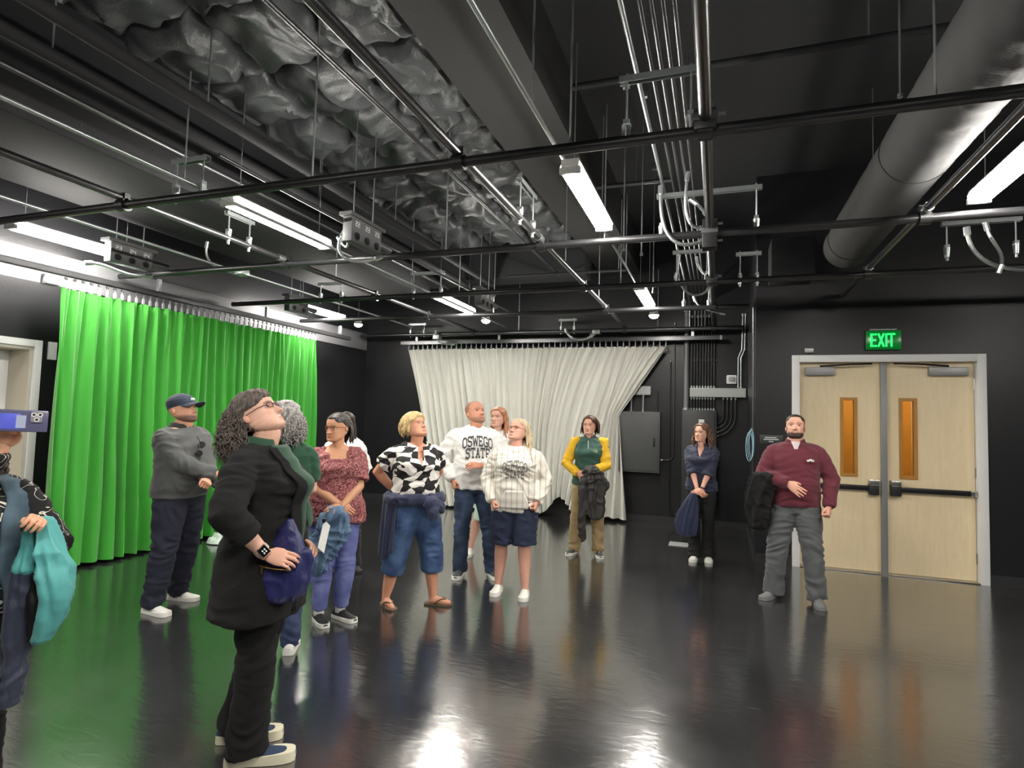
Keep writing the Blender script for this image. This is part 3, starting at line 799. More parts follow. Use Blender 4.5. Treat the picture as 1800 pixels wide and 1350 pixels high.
# ------------------------------------------------------------------ wall devices
def plate(name, lo, hi, mt, label, cat, bevel=.004):
    return tag(obj(name, MB().box(lo, hi), mt, bevel=bevel), label, cat)
sg = thing('room_sign', 'small dark room sign with three lines of print beside the double door', 'sign', (.59, YD, 1.39))
child('plaque', MB().box((.465, YD - .012, 1.385), (.715, YD, 1.485)), mat('sign_plastic', srgb(58, 60, 62), .4), sg, bevel=.003)
for zz, (a, b_) in ((1.457, (.525, .65)), (1.435, (.51, .665)), (1.41, (.565, .615))):
    mb = MB(); xx = a
    while xx < b_ - .005:
        mb.box((xx, YD - .0135, zz - .006), (xx + .009, YD - .0115, zz + .006)); xx += .0125
    child('print_line', mb, M_PRINT, sg)
st = thing('alarm_strobe', 'white alarm strobe on the back wall above the grey wireway', 'alarm', (.18, YB, 2.25))
child('base', MB().box((.12, YB - .04, 2.22), (.27, YB, 2.36)), M_FRAME, st, bevel=.02)
child('lens', MB().box((.15, YB - .07, 2.26), (.24, YB - .04, 2.33)), M_HOOK, st, bevel=.015)
tag(obj('sensor', MB().tube([(.945, YD - .035, 2.475), (1.03, YD - .035, 2.475)], .025, 14), M_FRAME, smooth=True, bevel=.0), 'small white sensor on the wall just above the door frame corner', 'sensor')
plate('wall_plate', (XL, 4.05, 2.06), (XL + .02, 4.13, 2.24), M_FRAME, 'white wall plate between the left door and the green curtain', 'wall plate')

# electrical gear on the back wall
def panel(x0, x1, z0, z1, d, label, mt, latch=True):
    t = thing('electrical_panel', label, 'electrical panel', ((x0 + x1) / 2, YB, z0))
    child('cabinet', MB().box((x0, YB - d, z0), (x1, YB - .004, z1)), mt, t, bevel=.006)
    dr = child('panel_door', MB().box((x0 + .03, YB - d - .012, z0 + .03), (x1 - .03, YB - d, z1 - .03)), mt, t, bevel=.004)
    if latch:
        child('latch', MB().box((x1 - .1, YB - d - .03, (z0 + z1) / 2 - .07), (x1 - .07, YB - d - .012, (z0 + z1) / 2 + .07)), M_BLACKPL, dr, bevel=.004)
    return t
panel(-1.52, -.86, .8, 1.76, .2, 'grey electrical panel right of the white curtain', M_PANEL)
p2 = panel(-.53, -.02, .3, 1.8, .16, 'tall dark breaker panel behind the woman in the navy shirt', mat('darker_panel', srgb(48, 49, 50), .45, bump=.06))
child('panel_label', MB().box((-.28, YB - .175, 1.6), (-.2, YB - .171, 1.66)), M_PRINT, p2)
def wireway(x0, x1, z0, z1, label):
    t = thing('wireway', label, 'wireway', ((x0 + x1) / 2, YB, z0))
    child('trough', MB().box((x0, YB - .12, z0), (x1, YB, z1)), M_WIREWAY, t, bevel=.004)
    child('cover', MB().box((x0 + .01, YB - .126, z0 + .015), (x1 - .01, YB - .12, z1 - .015)), M_WIREWAY, t)
    return t
wireway(-.42, .4, 2.01, 2.15, 'long pale grey wireway over the breaker panel')
wireway(-1.46, -1.02, 2.03, 2.17, 'short pale grey wireway behind the swept curtain edge')
def vpipe(name, pts, r, mt, label, cat='conduit', group=None, ends=True):
    t = thing(name, label, cat, tuple(pts[0]), 0, group)
    child('tube', MB().tube(pts, r, 10), mt, t, smooth=True)
    if ends:
        for a, b_ in ((0, 1), (-1, -2)):
            A, B_ = Vector(pts[a]), Vector(pts[b_]); d = (B_ - A).normalized()
            child('connector', MB().tube([A, A + d * .035], r * 1.45, 10), M_GALV, t, smooth=True)
    return t
vpipe('riser_pipe', [(-.475, YB - .07, 1.8), (-.475, YB - .07, 3.4)], .042, mat('grey_riser', srgb(120, 122, 122), .45, metal=.3), 'thick grey riser pipe left of the black conduit row', 'pipe')
order = ('first', 'second', 'third', 'fourth', 'fifth', 'sixth', 'seventh', 'eighth', 'ninth')
for k in range(9):
    x = -.395 + k * .042
    vpipe('wall_conduit', [(x, YB - .06, 2.15), (x, YB - .06, 3.3)], .012, M_PIPEBLACK, '%s black conduit from the left rising out of the long wireway' % order[k], group='black conduits above the wireway')
    vpipe('wall_conduit', [(x, YB - .06, 1.8), (x, YB - .06, 2.01)], .012, M_PIPEBLACK, '%s short conduit from the left between wireway and breaker panel' % order[k], group='short conduits below the wireway')
tag(obj('conduit_strut', MB().box((-.41, YB - .04, 2.58), (-.02, YB - .0, 2.61)), M_PANEL), 'strut channel holding the black conduit row', 'strut')
for k in range(4):
    x = .08 + k * .058; rr = .14 + k * .058; zc = 1.72
    pts = [(x, YB - .06, 2.01), (x, YB - .06, zc)] + [(x - rr + rr * math.cos(a), YB - .06, zc - rr * math.sin(a)) for a in [math.pi / 2 * q / 8 for q in range(1, 9)]]
    pts[-1] = (-.02, YB - .06, zc - rr)
    vpipe('wall_conduit', pts, .013, M_PIPEBLACK, '%s of four conduits bending from the wireway into the breaker panel' % ('innermost', 'second innermost', 'third innermost', 'outermost')[k], group='bent conduits beside the breaker panel')
for k, x in enumerate((.29, .33)):
    vpipe('wall_conduit', [(x, YB - .07, 2.15), (x, YB - .07, 2.62), (x + .05, YB - .09, 2.75), (x + .06, YB - .09, 3.3)], .013, M_GALV, ('left', 'right')[k] + ' one of two bright conduits rising from the wireway by the corner', group='bright conduits by the corner')
vpipe('wall_conduit', [(-.92, YB - .03, 2.1), (-.92, YB - .03, 1.0), (-.92, YB - .03, .9)], .011, M_PIPEBLACK, 'thin dark conduit right of the grey panel', ends=False)
pts = [(-.66, YB - .03, 3.2), (-.66, YB - .03, 1.1)] + [(-.76 + .1 * math.cos(a), YB - .03, 1.1 - .1 * math.sin(a)) for a in (.4, .8, 1.2, 1.57)] + [(-.86, YB - .06, 1.0)]
vpipe('wall_conduit', pts, .011, M_GALV if False else M_PIPEDARK, 'conduit running down and hooking back into the grey panel')
pts = [(-.72, YB - .03, 2.6), (-.72, YB - .03, .25)] + [(-.72 + .12 - .12 * math.cos(a), YB - .03, .25 - .12 * math.sin(a)) for a in (.5, 1.0, 1.57)] + [(-.52, YB - .03, .13)]
vpipe('wall_conduit', pts, .01, M_PIPEBLACK, 'thin conduit reaching down to the floor beside the breaker panel')
for k, x in enumerate((-1.33, -1.14)):
    vpipe('wall_conduit', [(x, YB - .07, 1.76), (x, YB - .07, 2.03)], .016, M_GALV, ('left', 'right')[k] + ' short bright nipple between grey panel and short wireway', group='short nipples over the grey panel')
vpipe('corner_pipe', [(XC - .025, YD - .0, .3), (XC - .025, YD - .0, 3.0)], .014, M_PIPEDARK, 'shiny vertical pipe on the corner left of the room sign', 'pipe', ends=False)
# cable loop hanging from the corner
t = thing('cable_coil', 'pale blue cable looped over a hook at the wall corner', 'cable', (.38, 7.5, 1.3))
for k in range(3):
    rr = .05 + k * .012
    pts = [(.375 - k * .012 + rr * .5 * math.sin(a), 7.52, 1.38 + .17 * math.cos(a) - .02 * k) for a in [2 * math.pi * q / 24 for q in range(25)]]
    child('cable_loop', MB().tube(pts, .005, 6, caps=False), mat('pale_blue_cable', srgb(150, 190, 205), .5), t, smooth=True)
child('hook', MB().tube([(.4, 7.53, 1.56), (.37, 7.52, 1.56), (.37, 7.52, 1.53)], .006, 6), M_GALV, t)

# ------------------------------------------------------------------ floor items
fb = thing('floor_box', 'pale metal floor box cover in front of the breaker panel', 'floor box', (-.47, 8.15, 0))
child('cover', MB().box((-.6, 8.04, 0), (-.34, 8.3, .008)), M_WIREWAY, fb, bevel=.003)
child('flap', MB().box((-.57, 8.07, .008), (-.37, 8.2, .012)), M_WIREWAY, fb, bevel=.002)
def crumple(u, v):
    a = u * 2 * math.pi
    r = .02 + .2 * v
    n_ = noise.noise((math.cos(a) * 2 * r * 12, math.sin(a) * 2 * r * 12, 3))
    return (-5.66 + r * .9 * math.cos(a) * (1 + .15 * math.sin(3 * a)), 5.75 + r * math.sin(a), max(.006, .13 * (1 - v) ** .6 * (1 + n_) + .01))
tag(obj('plastic_sheet', cloth_grid(crumple, 40, 14, .003), mat('cloudy_plastic', srgb(190, 205, 195), .3, bump=.3, bscale=25), smooth=True), 'crumpled cloudy plastic sheet on the floor at the foot of the green curtain', 'plastic sheet')
# left door recess
d2 = thing('door_2', 'pale wood door set in a white framed recess at the left edge', 'door', (XL, 3.4, 0)); d2['kind'] = 'structure'
mb = MB(); q = .07
mb.box((XL, LY1 - .0, 0), (XL + .025, LY1 + q, LZ + q)); mb.box((XL, LY0 - q, 0), (XL + .025, LY0, LZ + q)); mb.box((XL, LY0, LZ), (XL + .025, LY1, LZ + q))
child('door_trim', mb, M_FRAME, d2, bevel=.004)
mb = MB(); mb.box((XL - .4, LY1 - .03, 0), (XL, LY1, LZ)); mb.box((XL - .4, LY0, 0), (XL, LY0 + .03, LZ)); mb.box((XL - .4, LY0 + .03, LZ - .03), (XL, LY1 - .03, LZ))
child('reveal', mb, mat('reveal_paint', srgb(196, 192, 180), .5), d2)
mb = MB(); mb.box((XL - .42, LY1 - .12, 0), (XL - .3, LY1 - .03, LZ - .03)); mb.box((XL - .42, LY0 + .03, 0), (XL - .3, LY0 + .12, LZ - .03)); mb.box((XL - .42, LY0 + .12, LZ - .12), (XL - .3, LY1 - .12, LZ - .03))
child('door_frame', mb, M_FRAME, d2, bevel=.004)
lf = child('door_leaf', MB().box((XL - .42, LY0 + .12, .01), (XL - .37, LY1 - .12, LZ - .12)), M_DOOR, d2)
child('vision_strip', MB().box((XL - .372, 3.35, 1.0), (XL - .366, 3.52, 1.95)), M_BLACKPL, lf)
child('lever', MB().tube([(XL - .37, 3.7, 1.0), (XL - .31, 3.7, 1.0), (XL - .31, 3.58, 1.0)], .011, 8), M_STEEL, lf, smooth=True)
# ------------------------------------------------------------------ people: builders
def remesh(mb, voxel, it=3, fac=.5):
    me = mb.mesh('tmp')
    o = bpy.data.objects.new('tmp', me); COL.objects.link(o)
    r = o.modifiers.new('r', 'REMESH'); r.mode = 'VOXEL'; r.voxel_size = voxel; r.use_smooth_shade = True
    if it:
        sm = o.modifiers.new('s', 'SMOOTH'); sm.factor = fac; sm.iterations = it
    dg = bpy.context.evaluated_depsgraph_get()
    me2 = bpy.data.meshes.new_from_object(o.evaluated_get(dg))
    bpy.data.objects.remove(o); bpy.data.meshes.remove(me)
    return me2

def arrays(me):
    v = np.empty(len(me.vertices) * 3, np.float32); me.vertices.foreach_get('co', v)
    n = np.empty(len(me.vertices) * 3, np.float32); me.vertices.foreach_get('normal', n)
    return v.reshape(-1, 3), n.reshape(-1, 3)

def wrinkle(me, amp=.006, fx=6, fz=15, seed=0.0, zfun=None):
    """raised soft cloth folds along the vertex normals"""
    v, n = arrays(me)
    d = np.empty(len(v), np.float32)
    for i, (x, y, z) in enumerate(v):
        w1 = noise.noise((x * 3, y * 3, z * 3 + seed))
        q = noise.noise((x * fx + w1, y * fx, z * fz + 2.4 * w1 + seed))
        a = amp * (zfun(x, y, z) if zfun else 1.0)
        d[i] = a * (1 - 2 * abs(q) * 1.6)
    v = v + n * d[:, None]
    me.vertices.foreach_set('co', v.ravel()); me.update()
    return me

def FL(l, f, u):
    return Vector((l, -f, u))

def oval(z, w, f, b, cl=0.0, cf=0.0, n=30, p=2.4):
    pts = []
    for k in range(n):
        t = 2 * math.pi * k / n
        c, s = math.cos(t), math.sin(t)
        x = w * math.copysign(abs(c) ** (2 / p), c)
        y = (f if s > 0 else b) * math.copysign(abs(s) ** (2 / p), s)
        pts.append(FL(cl + x, cf + y, z))
    return pts

def interp(tab, z):
    """tab rows (z, ...) ascending -> row at z (smooth)"""
    if z <= tab[0][0]: return tab[0][1:]
    if z >= tab[-1][0]: return tab[-1][1:]
    for a, b_ in zip(tab, tab[1:]):
        if a[0] <= z <= b_[0]:
            t = (z - a[0]) / (b_[0] - a[0]); t = t * t * (3 - 2 * t)
            return tuple(p + (q - p) * t for p, q in zip(a[1:], b_[1:]))

TORSO_M = [(.80, .150, .09, .11, 0), (.88, .172, .10, .125, 0), (.97, .170, .105, .115, 0), (1.06, .160, .11, .10, 0), (1.18, .168, .118, .10, 0), (1.28, .185, .125, .11, -.005), (1.36, .182, .10, .105, -.01), (1.41, .14, .075, .09, -.015), (1.45, .075, .055, .065, -.015)]
TORSO_F = [(.78, .150, .085, .11, 0), (.86, .178, .10, .13, 0), (.95, .172, .10, .115, 0), (1.05, .145, .095, .09, 0), (1.15, .148, .105, .09, 0), (1.25, .162, .135, .10, 0), (1.34, .165, .10, .10, -.01), (1.40, .125, .07, .085, -.015), (1.44, .068, .05, .06, -.015)]

def torso_tab(sex, b):
    out = []
    for z, w, f, bk, cf in (TORSO_M if sex == 'm' else TORSO_F):
        w *= b.get('w', 1.0); f *= b.get('d', 1.0); bk *= b.get('d', 1.0)
        f += b.get('belly', 0) * math.exp(-((z - 1.06) / .14) ** 2)
        w += b.get('belly', 0) * .45 * math.exp(-((z - 1.04) / .16) ** 2)
        f += b.get('bust', 0) * math.exp(-((z - 1.24) / .07) ** 2)
        w += b.get('hip', 0) * math.exp(-((z - .88) / .1) ** 2); bk += b.get('hip', 0) * math.exp(-((z - .88) / .1) ** 2)
        cf += b.get('lean', 0) * (z - .9)
        out.append((z, w, f, bk, cf))
    return out

# ---- hands (modelled once per pose, then placed)
def hand_template(curl, spread=.12, thumb=0.5):
    mb = MB()
    def ell(x, ry, rz, cz=0):
        return [(x, ry * math.cos(t), cz + rz * math.sin(t)) for t in [2 * math.pi * k / 16 for k in range(16)]]
    mb.rings([ell(-.03, .024, .02), ell(0, .026, .019), ell(.03, .036, .017), ell(.06, .042, .016), ell(.085, .041, .013), ell(.096, .036, .009)])
    for k, (y, L, r) in enumerate(((.031, .07, .0088), (.0105, .078, .009), (-.0105, .073, .0086), (-.03, .057, .0076))):
        a = 0.0
        p = Vector((.082, y, .002)); pts = [p.copy()]; rr = [r * 1.05]
        side = spread * (y / .03) * .5
        for j, (frac, ang) in enumerate(zip((.44, .31, .25), curl)):
            a += math.radians(ang * (1 + .06 * k))
            d = Vector((math.cos(a) * math.cos(side), math.sin(side), -math.sin(a)))
            p = p + d * (L * frac + (.012 if j == 0 else 0)); pts.append(p.copy()); rr.append(r * (1.0, .92, .72)[j])
        fine, fr = [pts[0]], [rr[0]]
        for i in range(3):
            fine += [pts[i].lerp(pts[i + 1], .5), pts[i + 1]]; fr += [(rr[i] + rr[i + 1]) / 2, rr[i + 1]]
        e = (pts[-1] - pts[-2]).normalized(); fine.append(pts[-1] + e * .004); fr.append(r * .4)
        mb.tube(fine, fr, 10)
    th = [Vector((.012, .018, -.006)), Vector((.035, .036, -.012)), Vector((.06, .05 - .012 * thumb, -.018 - .012 * thumb)), Vector((.083, .055 - .03 * thumb, -.024 - .02 * thumb)), Vector((.088, .056 - .034 * thumb, -.026 - .022 * thumb))]
    mb.tube(th, [.015, .0135, .0105, .0085, .004], 10)
    me = remesh(mb, .0036, 2)
    v, _ = arrays(me)
    f = [tuple(p.vertices) for p in me.polygons]
    bpy.data.meshes.remove(me)
    return v, f
HANDS = {'relaxed': hand_template((22, 32, 18)), 'fist': hand_template((72, 92, 50), 0, 1.2), 'flat': hand_template((8, 14, 8), .22, .1), 'grip': hand_template((46, 58, 30), .05, .9)}

def place_hand(kind, wrist, d, dorsal, right, scale=1.0):
    v, f = HANDS[kind]
    d = Vector(d).normalized(); dz = Vector(dorsal); dz = (dz - d * dz.dot(d)).normalized(); dy = dz.cross(d)
    s = 1 if right else -1
    A = np.array([d, dy * s, dz]).T * scale
    vv = v @ A.T + np.array(wrist)
    ff = f if right else [tuple(reversed(q)) for q in f]
    return vv, ff

# ---- heads
HEAD_TAB = [(0.0, .30, .06, .10), (.03, .385, .02, .165), (.08, .415, -.06, .215), (.14, .41, -.14, .245), (.20, .405, -.2, .262), (.30, .40, -.31, .288), (.40, .395, -.39, .305), (.50, .39, -.435, .315), (.58, .405, -.46, .317), (.68, .40, -.478, .325), (.77, .37, -.47, .32), (.85, .31, -.42, .285), (.92, .215, -.325, .215), (.97, .11, -.22, .13), (1.0, -.02, -.11, .02)]
def G(x, z, cx, cz, sx, sz):
    return math.exp(-((x - cx) / sx) ** 2 - ((z - cz) / sz) ** 2)
def head_point(t, z, face=None):
    """t angle from the front (left positive), z 0..1 in head heights -> (l, f, z)"""
    fr, bk, w_ = interp(HEAD_TAB, z)
    if face:
        w_ *= face.get('w', 1.0) * (1 + face.get('jaw', 0) * math.exp(-((z - .15) / .15) ** 2))
    c0 = bk + (fr - bk) * .47
    c, s = math.cos(t), math.sin(t)
    p = 2.3
    x = w_ * math.copysign(abs(s) ** (2 / p), s)
    y = c0 + ((fr - c0) if c > 0 else (c0 - bk)) * math.copysign(abs(c) ** (2 / p), c)
    if face is not None and c > 0:
        ax = abs(x); g = 0.0
        g -= .062 * G(ax, z, .135, .505, .075, .04)                  # eye sockets
        g += .018 * G(ax, z, .13, .585, .10, .028)                  # brow
        nz = max(0, min(1, (.54 - z) / .21))
        if z > .29:
            g += (.012 + .125 * nz ** 1.25) * math.exp(-(x / (.034 + .028 * nz)) ** 2) * min(1, (z - .285) / .04) * (1 if z < .54 else math.exp(-((z - .54) / .05) ** 2)) * face.get('nose', 1.0)
        g += .042 * G(ax, z, .052, .325, .028, .024)                # nostrils
        g += .032 * G(x, z, 0, .222, .075, .016) + .036 * G(x, z, 0, .178, .07, .017) - .02 * G(x, z, 0, .2, .095, .007)
        g -= .02 * G(x, z, 0, .135, .08, .018)
        g += .028 * G(x, z, 0, .065, .075, .04)                     # chin
        g += .02 * G(ax, z, .2, .38, .08, .06)                      # cheeks
        g += face.get('smile', 0) * .02 * G(ax, z, .17, .27, .05, .05)
        y += g * min(1, c * 1.6)
    return x, y, z
def head_grid(face, R=60, C=88, k=.5):
    P = []
    for i in range(R + 1):
        q = i / R
        z = q
        row = []
        for j in range(C):
            t = -math.pi + 2 * math.pi * j / C
            t = t - k * math.sin(t)
            row.append(head_point(t, z, face))
        P.append(row)
    return P

def quads(R, C, o=0):
    fs = []
    for i in range(R):
        for j in range(C):
            k = (j + 1) % C
            fs.append((o + i * C + j, o + i * C + k, o + (i + 1) * C + k, o + (i + 1) * C + j))
    return fs

class Person:
    def __init__(s, label, pos, face_dir, H, sex='f', build=None, skin=(222, 176, 150), lean=0, group=None):
        s.H = H; s.k = H / 1.70; s.sex = sex; s.b = dict(build or {})
        s.b['lean'] = lean
        s.th = math.atan2(face_dir[0], -face_dir[1])
        s.root = thing('person', label, 'person', (pos[0], pos[1], 0), s.th)
        s.M = Matrix.Translation((pos[0], pos[1], 0)) @ Matrix.Rotation(s.th, 4, 'Z')
        s.tab = torso_tab(sex, s.b)
        s.skin = skin
        s.body = MB()            # limb and torso volumes, joined into one surface
        s.extra = []             # hands, head: (verts, faces, colours)
        s.shw = (.175 if sex == 'm' else .155) * s.b.get('w', 1) ** .7
    def loc(s, wx, wy):
        """world ground point -> local (l, f)"""
        p = s.M.inverted() @ Vector((wx, wy, 0))
        return p.x / s.k, -p.y / s.k
    def link(s, name, me, mt, parent=None, smooth=True, angle=None):
        """me in person units (1.70 m figure) -> scaled child of the person"""
        me.transform(Matrix.Scale(s.k, 4))
        o = bpy.data.objects.new(name, me); COL.objects.link(o)
        me.materials.clear(); me.materials.append(mt)
        if smooth:
            me.polygons.foreach_set('use_smooth', [True] * len(me.polygons))
            if angle:
                me.set_sharp_from_angle(angle=math.radians(angle))
        o.parent = parent or s.root
        return o
    def world(s, name, me, mt, label, cat, smooth=True, parent=None, angle=None):
        """a held thing: stays top-level, built in person units"""
        me.transform(s.M @ Matrix.Scale(s.k, 4))
        o = link(name, me, mt, parent, smooth, angle)
        if parent is None and label:
            tag(o, label, cat)
        return o
    # ---- skeleton
    def legs(s, L, R, kneeL=None, kneeR=None):
        s.hip = {1: FL(.088, 0, .87), -1: FL(-.088, 0, .87)}
        s.ank, s.knee, s.toe = {}, {}, {}
        for sd, (wx, wy, tx, ty) in ((1, L), (-1, R)):
            l, f = s.loc(wx, wy)
            s.ank[sd] = FL(l, f, .085)
            d = s.M.inverted().to_3x3() @ Vector((tx, ty, 0)); d.normalize()
            s.toe[sd] = d
            kb = (kneeL if sd > 0 else kneeR) or .03
            mid = s.hip[sd].lerp(s.ank[sd], .5)
            s.knee[sd] = mid + d * kb + FL(0, 0, .01)
        mid = (s.ank[1] + s.ank[-1]) / 2
        off = Vector((mid.x, mid.y, 0))
        s.off = off
        return s
    def arm(s, right, up, fore, hand='relaxed', hdir=None, dorsal=None, lu=.285, lf=.25, sh=None):
        sd = -1 if right else 1
        S = FL(sd * s.shw + (sh[0] if sh else 0), -.015 + s.b['lean'] * .48 + (sh[1] if sh else 0), 1.375 - (.01 if s.sex == 'f' else 0) + (sh[2] if sh else 0))
        E = S + FL(sd * up[0], up[1], up[2]).normalized() * lu
        W = E + FL(sd * fore[0], fore[1], fore[2]).normalized() * lf
        if not hasattr(s, 'arms'): s.arms = {}
        hd = FL(sd * hdir[0], hdir[1], hdir[2]) if hdir else (W - E)
        do = FL(sd * dorsal[0], dorsal[1], dorsal[2]) if dorsal else FL(sd, 0, .2)
        s.arms[sd] = (S, E, W, hand, hd.normalized(), do)
        return s
    # ---- body surface
    def make_body(s, head=(0, 0, 0), face=None, brow=(90, 62, 45), lip=(190, 110, 100), beard=None, barelegs=False, feet=False, iris=(70, 50, 35), eyes=True, sideburn=False, voxel=.009, armr=1.0):
        tab = s.tab; mb = s.body
        zs = [z for z in np.linspace(.82, 1.43, 15)]
        rg = []
        for z in zs:
            w_, f, b_, cf = interp(tab, z); rg.append(oval(z, w_ - .018, f - .018, b_ - .018, 0, cf))
        mb.rings(rg)
        nl = s.b['lean'] * .55
        nb = FL(0, -.02 + nl, 1.38); ht = FL(0, .012 + nl, 1.53)
        nr = .055 if s.sex == 'm' else .047
        nr *= s.b.get('neck', 1.0)
        mb.tube([nb, nb.lerp(ht, .4), ht], [nr * 1.35, nr * 1.04, nr], 18)
        hh = .243 if s.sex == 'm' else .236
        yaw, pit, rol = (math.radians(a) for a in head)
        s.hh = hh
        piv = FL(0, -.005 + nl, 1.49)
        # local head axes: x left, y back (so forward = -y)
        s.HM = Matrix.Translation(piv) @ Matrix.Rotation(yaw, 4, 'Z') @ Matrix.Rotation(-pit, 4, 'X') @ Matrix.Rotation(rol, 4, 'Y')
        s.hz = 1.7 - hh - 1.49          # chin height relative to the pivot
        jaw = s.hp(0, .12, .09)
        mb.tube([FL(0, .0 + nl, 1.40), FL(0, .02 + nl, 1.45).lerp(jaw, .45), jaw], [nr * .95, nr * .85, nr * .8], 14)
        # trapezius slope
        for sd in (1, -1):
            mb.tube([FL(sd * .02, -.03 + nl, 1.41), FL(sd * s.shw * .8, -.02 + nl, 1.36)], [.042, .034], 14)
            S, E, W, hk, hd, do = s.arms[sd]
            a = armr * (1.0 if s.sex == 'm' else .92)
            mb.tube([S, S.lerp(E, .3), S.lerp(E, .75), E, E.lerp(W, .25), E.lerp(W, .7), W, W + hd * .012], [.05 * a, .047 * a, .041 * a, .039 * a, .041 * a, .032 * a, .026 * a, .022], 16)
            Hp, K, A = s.hip[sd], s.knee[sd], s.ank[sd]
            lg = 1.0 if barelegs else .86
            lg *= s.b.get('leg', 1.0)
            mb.tube([Hp + FL(0, 0, -.02), Hp.lerp(K, .45), K + (Hp - K) * .1, K, K.lerp(A, .3) - s.toe[sd] * .012, K.lerp(A, .75), A, A + FL(0, 0, -.03)], [.085 * lg, .076 * lg, .058 * lg, .055 * lg, .057 * lg, .041 * lg, .036, .034], 18)
            if feet:
                d = s.toe[sd]
                mb.tube([A - d * .03 + FL(0, 0, -.045), A + d * .05 + FL(0, 0, -.045), A + d * .13 + FL(0, 0, -.058), A + d * .165 + FL(0, 0, -.064)], [.032, .036, .026, .016], 14)
        me = remesh(mb, voxel, 4)
        v, _ = arrays(me); fcs = [tuple(p.vertices) for p in me.polygons]; bpy.data.meshes.remove(me)
        sk = np.array(srgb(*s.skin)); cols = [np.tile(sk, (len(v), 1))]
        V, F = [v], list(fcs); o = len(v)
        for sd in (1, -1):
            S, E, W, hk, hd, do = s.arms[sd]
            hv, hf = place_hand(hk, W, hd, do, sd < 0, 1.0 if s.sex == 'm' else .92)
            V.append(hv); F += [tuple(i + o for i in q) for q in hf]; o += len(hv)
            cols.append(np.tile(sk * np.array((1.0, .94, .92, 1)), (len(hv), 1)))
        # head
        fc = dict(face or {})
        R_, C_ = 64, 96
        P = head_grid(fc, R_, C_)
        hv, hc = [], []
        lipc, brc = np.array(srgb(*lip)), np.array(srgb(*brow)); br = np.array(srgb(*beard)) if beard else None
        for row in P:
            for (x, y, z) in row:
                hv.append(s.hp(x, y, z))
                c = sk.copy(); ax = abs(x)
                if y > .1:
                    m_ = G(x, z, 0, .2, .1, .03); m_ = max(0, min(1, (m_ - .45) * 4)); c = c * (1 - m_) + lipc * m_
                    zb = .578 + .02 * math.sin(min(1, max(0, (ax - .05) / .16)) * math.pi)
                    m_ = math.exp(-((z - zb) / .014) ** 2) * (1 if .045 < ax < .225 else 0) * .85; c = c * (1 - m_) + brc * m_
                    m_ = .22 * G(ax, z, .17, .36, .09, .07); c = c * (1 - m_) + np.array(srgb(214, 130, 116)) * m_
                if br is not None:
                    m_ = 0
                    if z < .3 and y > -.12:
                        m_ = max(0, min(1, (.30 - z - max(0, .06 - .9 * abs(ax - .1)) * 0) * 9))
                        if z > .235 and ax < .10 and y > .25: m_ *= .75
                        m_ *= 1 - max(0, min(1, (G(x, z, 0, .198, .085, .028) - .35) * 4))
                        if ax > .13: m_ *= max(0, min(1, (.18 + ax * .75 - z) * 10)) if z > .2 else 1
                    elif y > -.12 and sideburn: m_ = .85 * max(0, min(1, (ax - .24) * 16)) * max(0, min(1, (.5 - z) * 20)) * max(0, min(1, (y + .12) * 12))
                    c = c * (1 - m_) + br * m_
                hc.append(c)
        V.append(np.array(hv)); cols.append(np.array(hc)); F += quads(R_, C_, o)
        F.append(tuple(o + j for j in range(C_))); F.append(tuple(o + R_ * C_ + j for j in reversed(range(C_)))); o += len(hv)
        for sd in (1, -1):                                   # ears
            ev, rr = [], 12
            for i in range(7):
                a = i / 6; rz = .085 * math.sin(math.pi * (.08 + .84 * a)) ** .6
                for j in range(rr):
                    t = 2 * math.pi * j / rr
                    ev.append(s.hp(sd * (.30 * fc.get('w', 1) + .055 * a), -.06 + rz * .62 * math.cos(t) - .045 * a, .43 + rz * math.sin(t) * 1.05 + .01 * a))
            V.append(np.array(ev)); F += quads(6, rr, o); F.append(tuple(o + 6 * rr + j for j in range(rr))); o += len(ev)
            cols.append(np.tile(sk * np.array((1, .9, .87, 1)), (len(ev), 1)))
        V = np.concatenate(V); cols = np.concatenate(cols)
        me = bpy.data.meshes.new('body'); me.from_pydata([tuple(p) for p in V], [], F)
        bm = bmesh.new(); bm.from_mesh(me); bmesh.ops.recalc_face_normals(bm, faces=bm.faces); bm.to_mesh(me); bm.free()
        at = me.color_attributes.new('tint', 'FLOAT_COLOR', 'POINT'); at.data.foreach_set('color', cols.astype(np.float32).ravel())
        s.bo = s.link('body', me, M_SKIN)
        if eyes:
            for sd in (1, -1):
                ev, ec, nn = [], [], 14
                r = .054
                for i in range(nn + 1):
                    for j in range(nn):
                        a, b_ = math.pi * i / nn, 2 * math.pi * j / nn
                        d = (math.sin(a) * math.cos(b_), math.cos(a), math.sin(a) * math.sin(b_))
                        ev.append(s.hp(sd * .137 + r * d[0] * 1.15, .30 + r * d[1], .503 + r * d[2] * .82))
                        ang = math.degrees(math.acos(max(-1, min(1, d[1]))))
                        if d[2] > .42 or d[2] < -.5: c = np.array(srgb(*s.skin)) * np.array((.9, .84, .82, 1))
                        elif d[2] > .26: c = np.array(srgb(45, 32, 28))
                        elif ang < 15: c = np.array(srgb(12, 10, 10))
                        elif ang < 34: c = np.array(srgb(*iris))
                        else: c = np.array(srgb(226, 220, 214))
                        ec.append(c)
                me = bpy.data.meshes.new('eye'); me.from_pydata([tuple(p) for p in ev], [], quads(nn, nn))
                at = me.color_attributes.new('tint', 'FLOAT_COLOR', 'POINT'); at.data.foreach_set('color', np.array(ec, np.float32).ravel())
                s.link('eye', me, M_EYE, s.bo)
        return s
    def hp(s, x, y, z):
        """head coordinates (l, f, z in head heights) -> person space"""
        h = s.hh
        return s.HM @ Vector((x * h, -(y + .03) * h, s.hz + z * h))
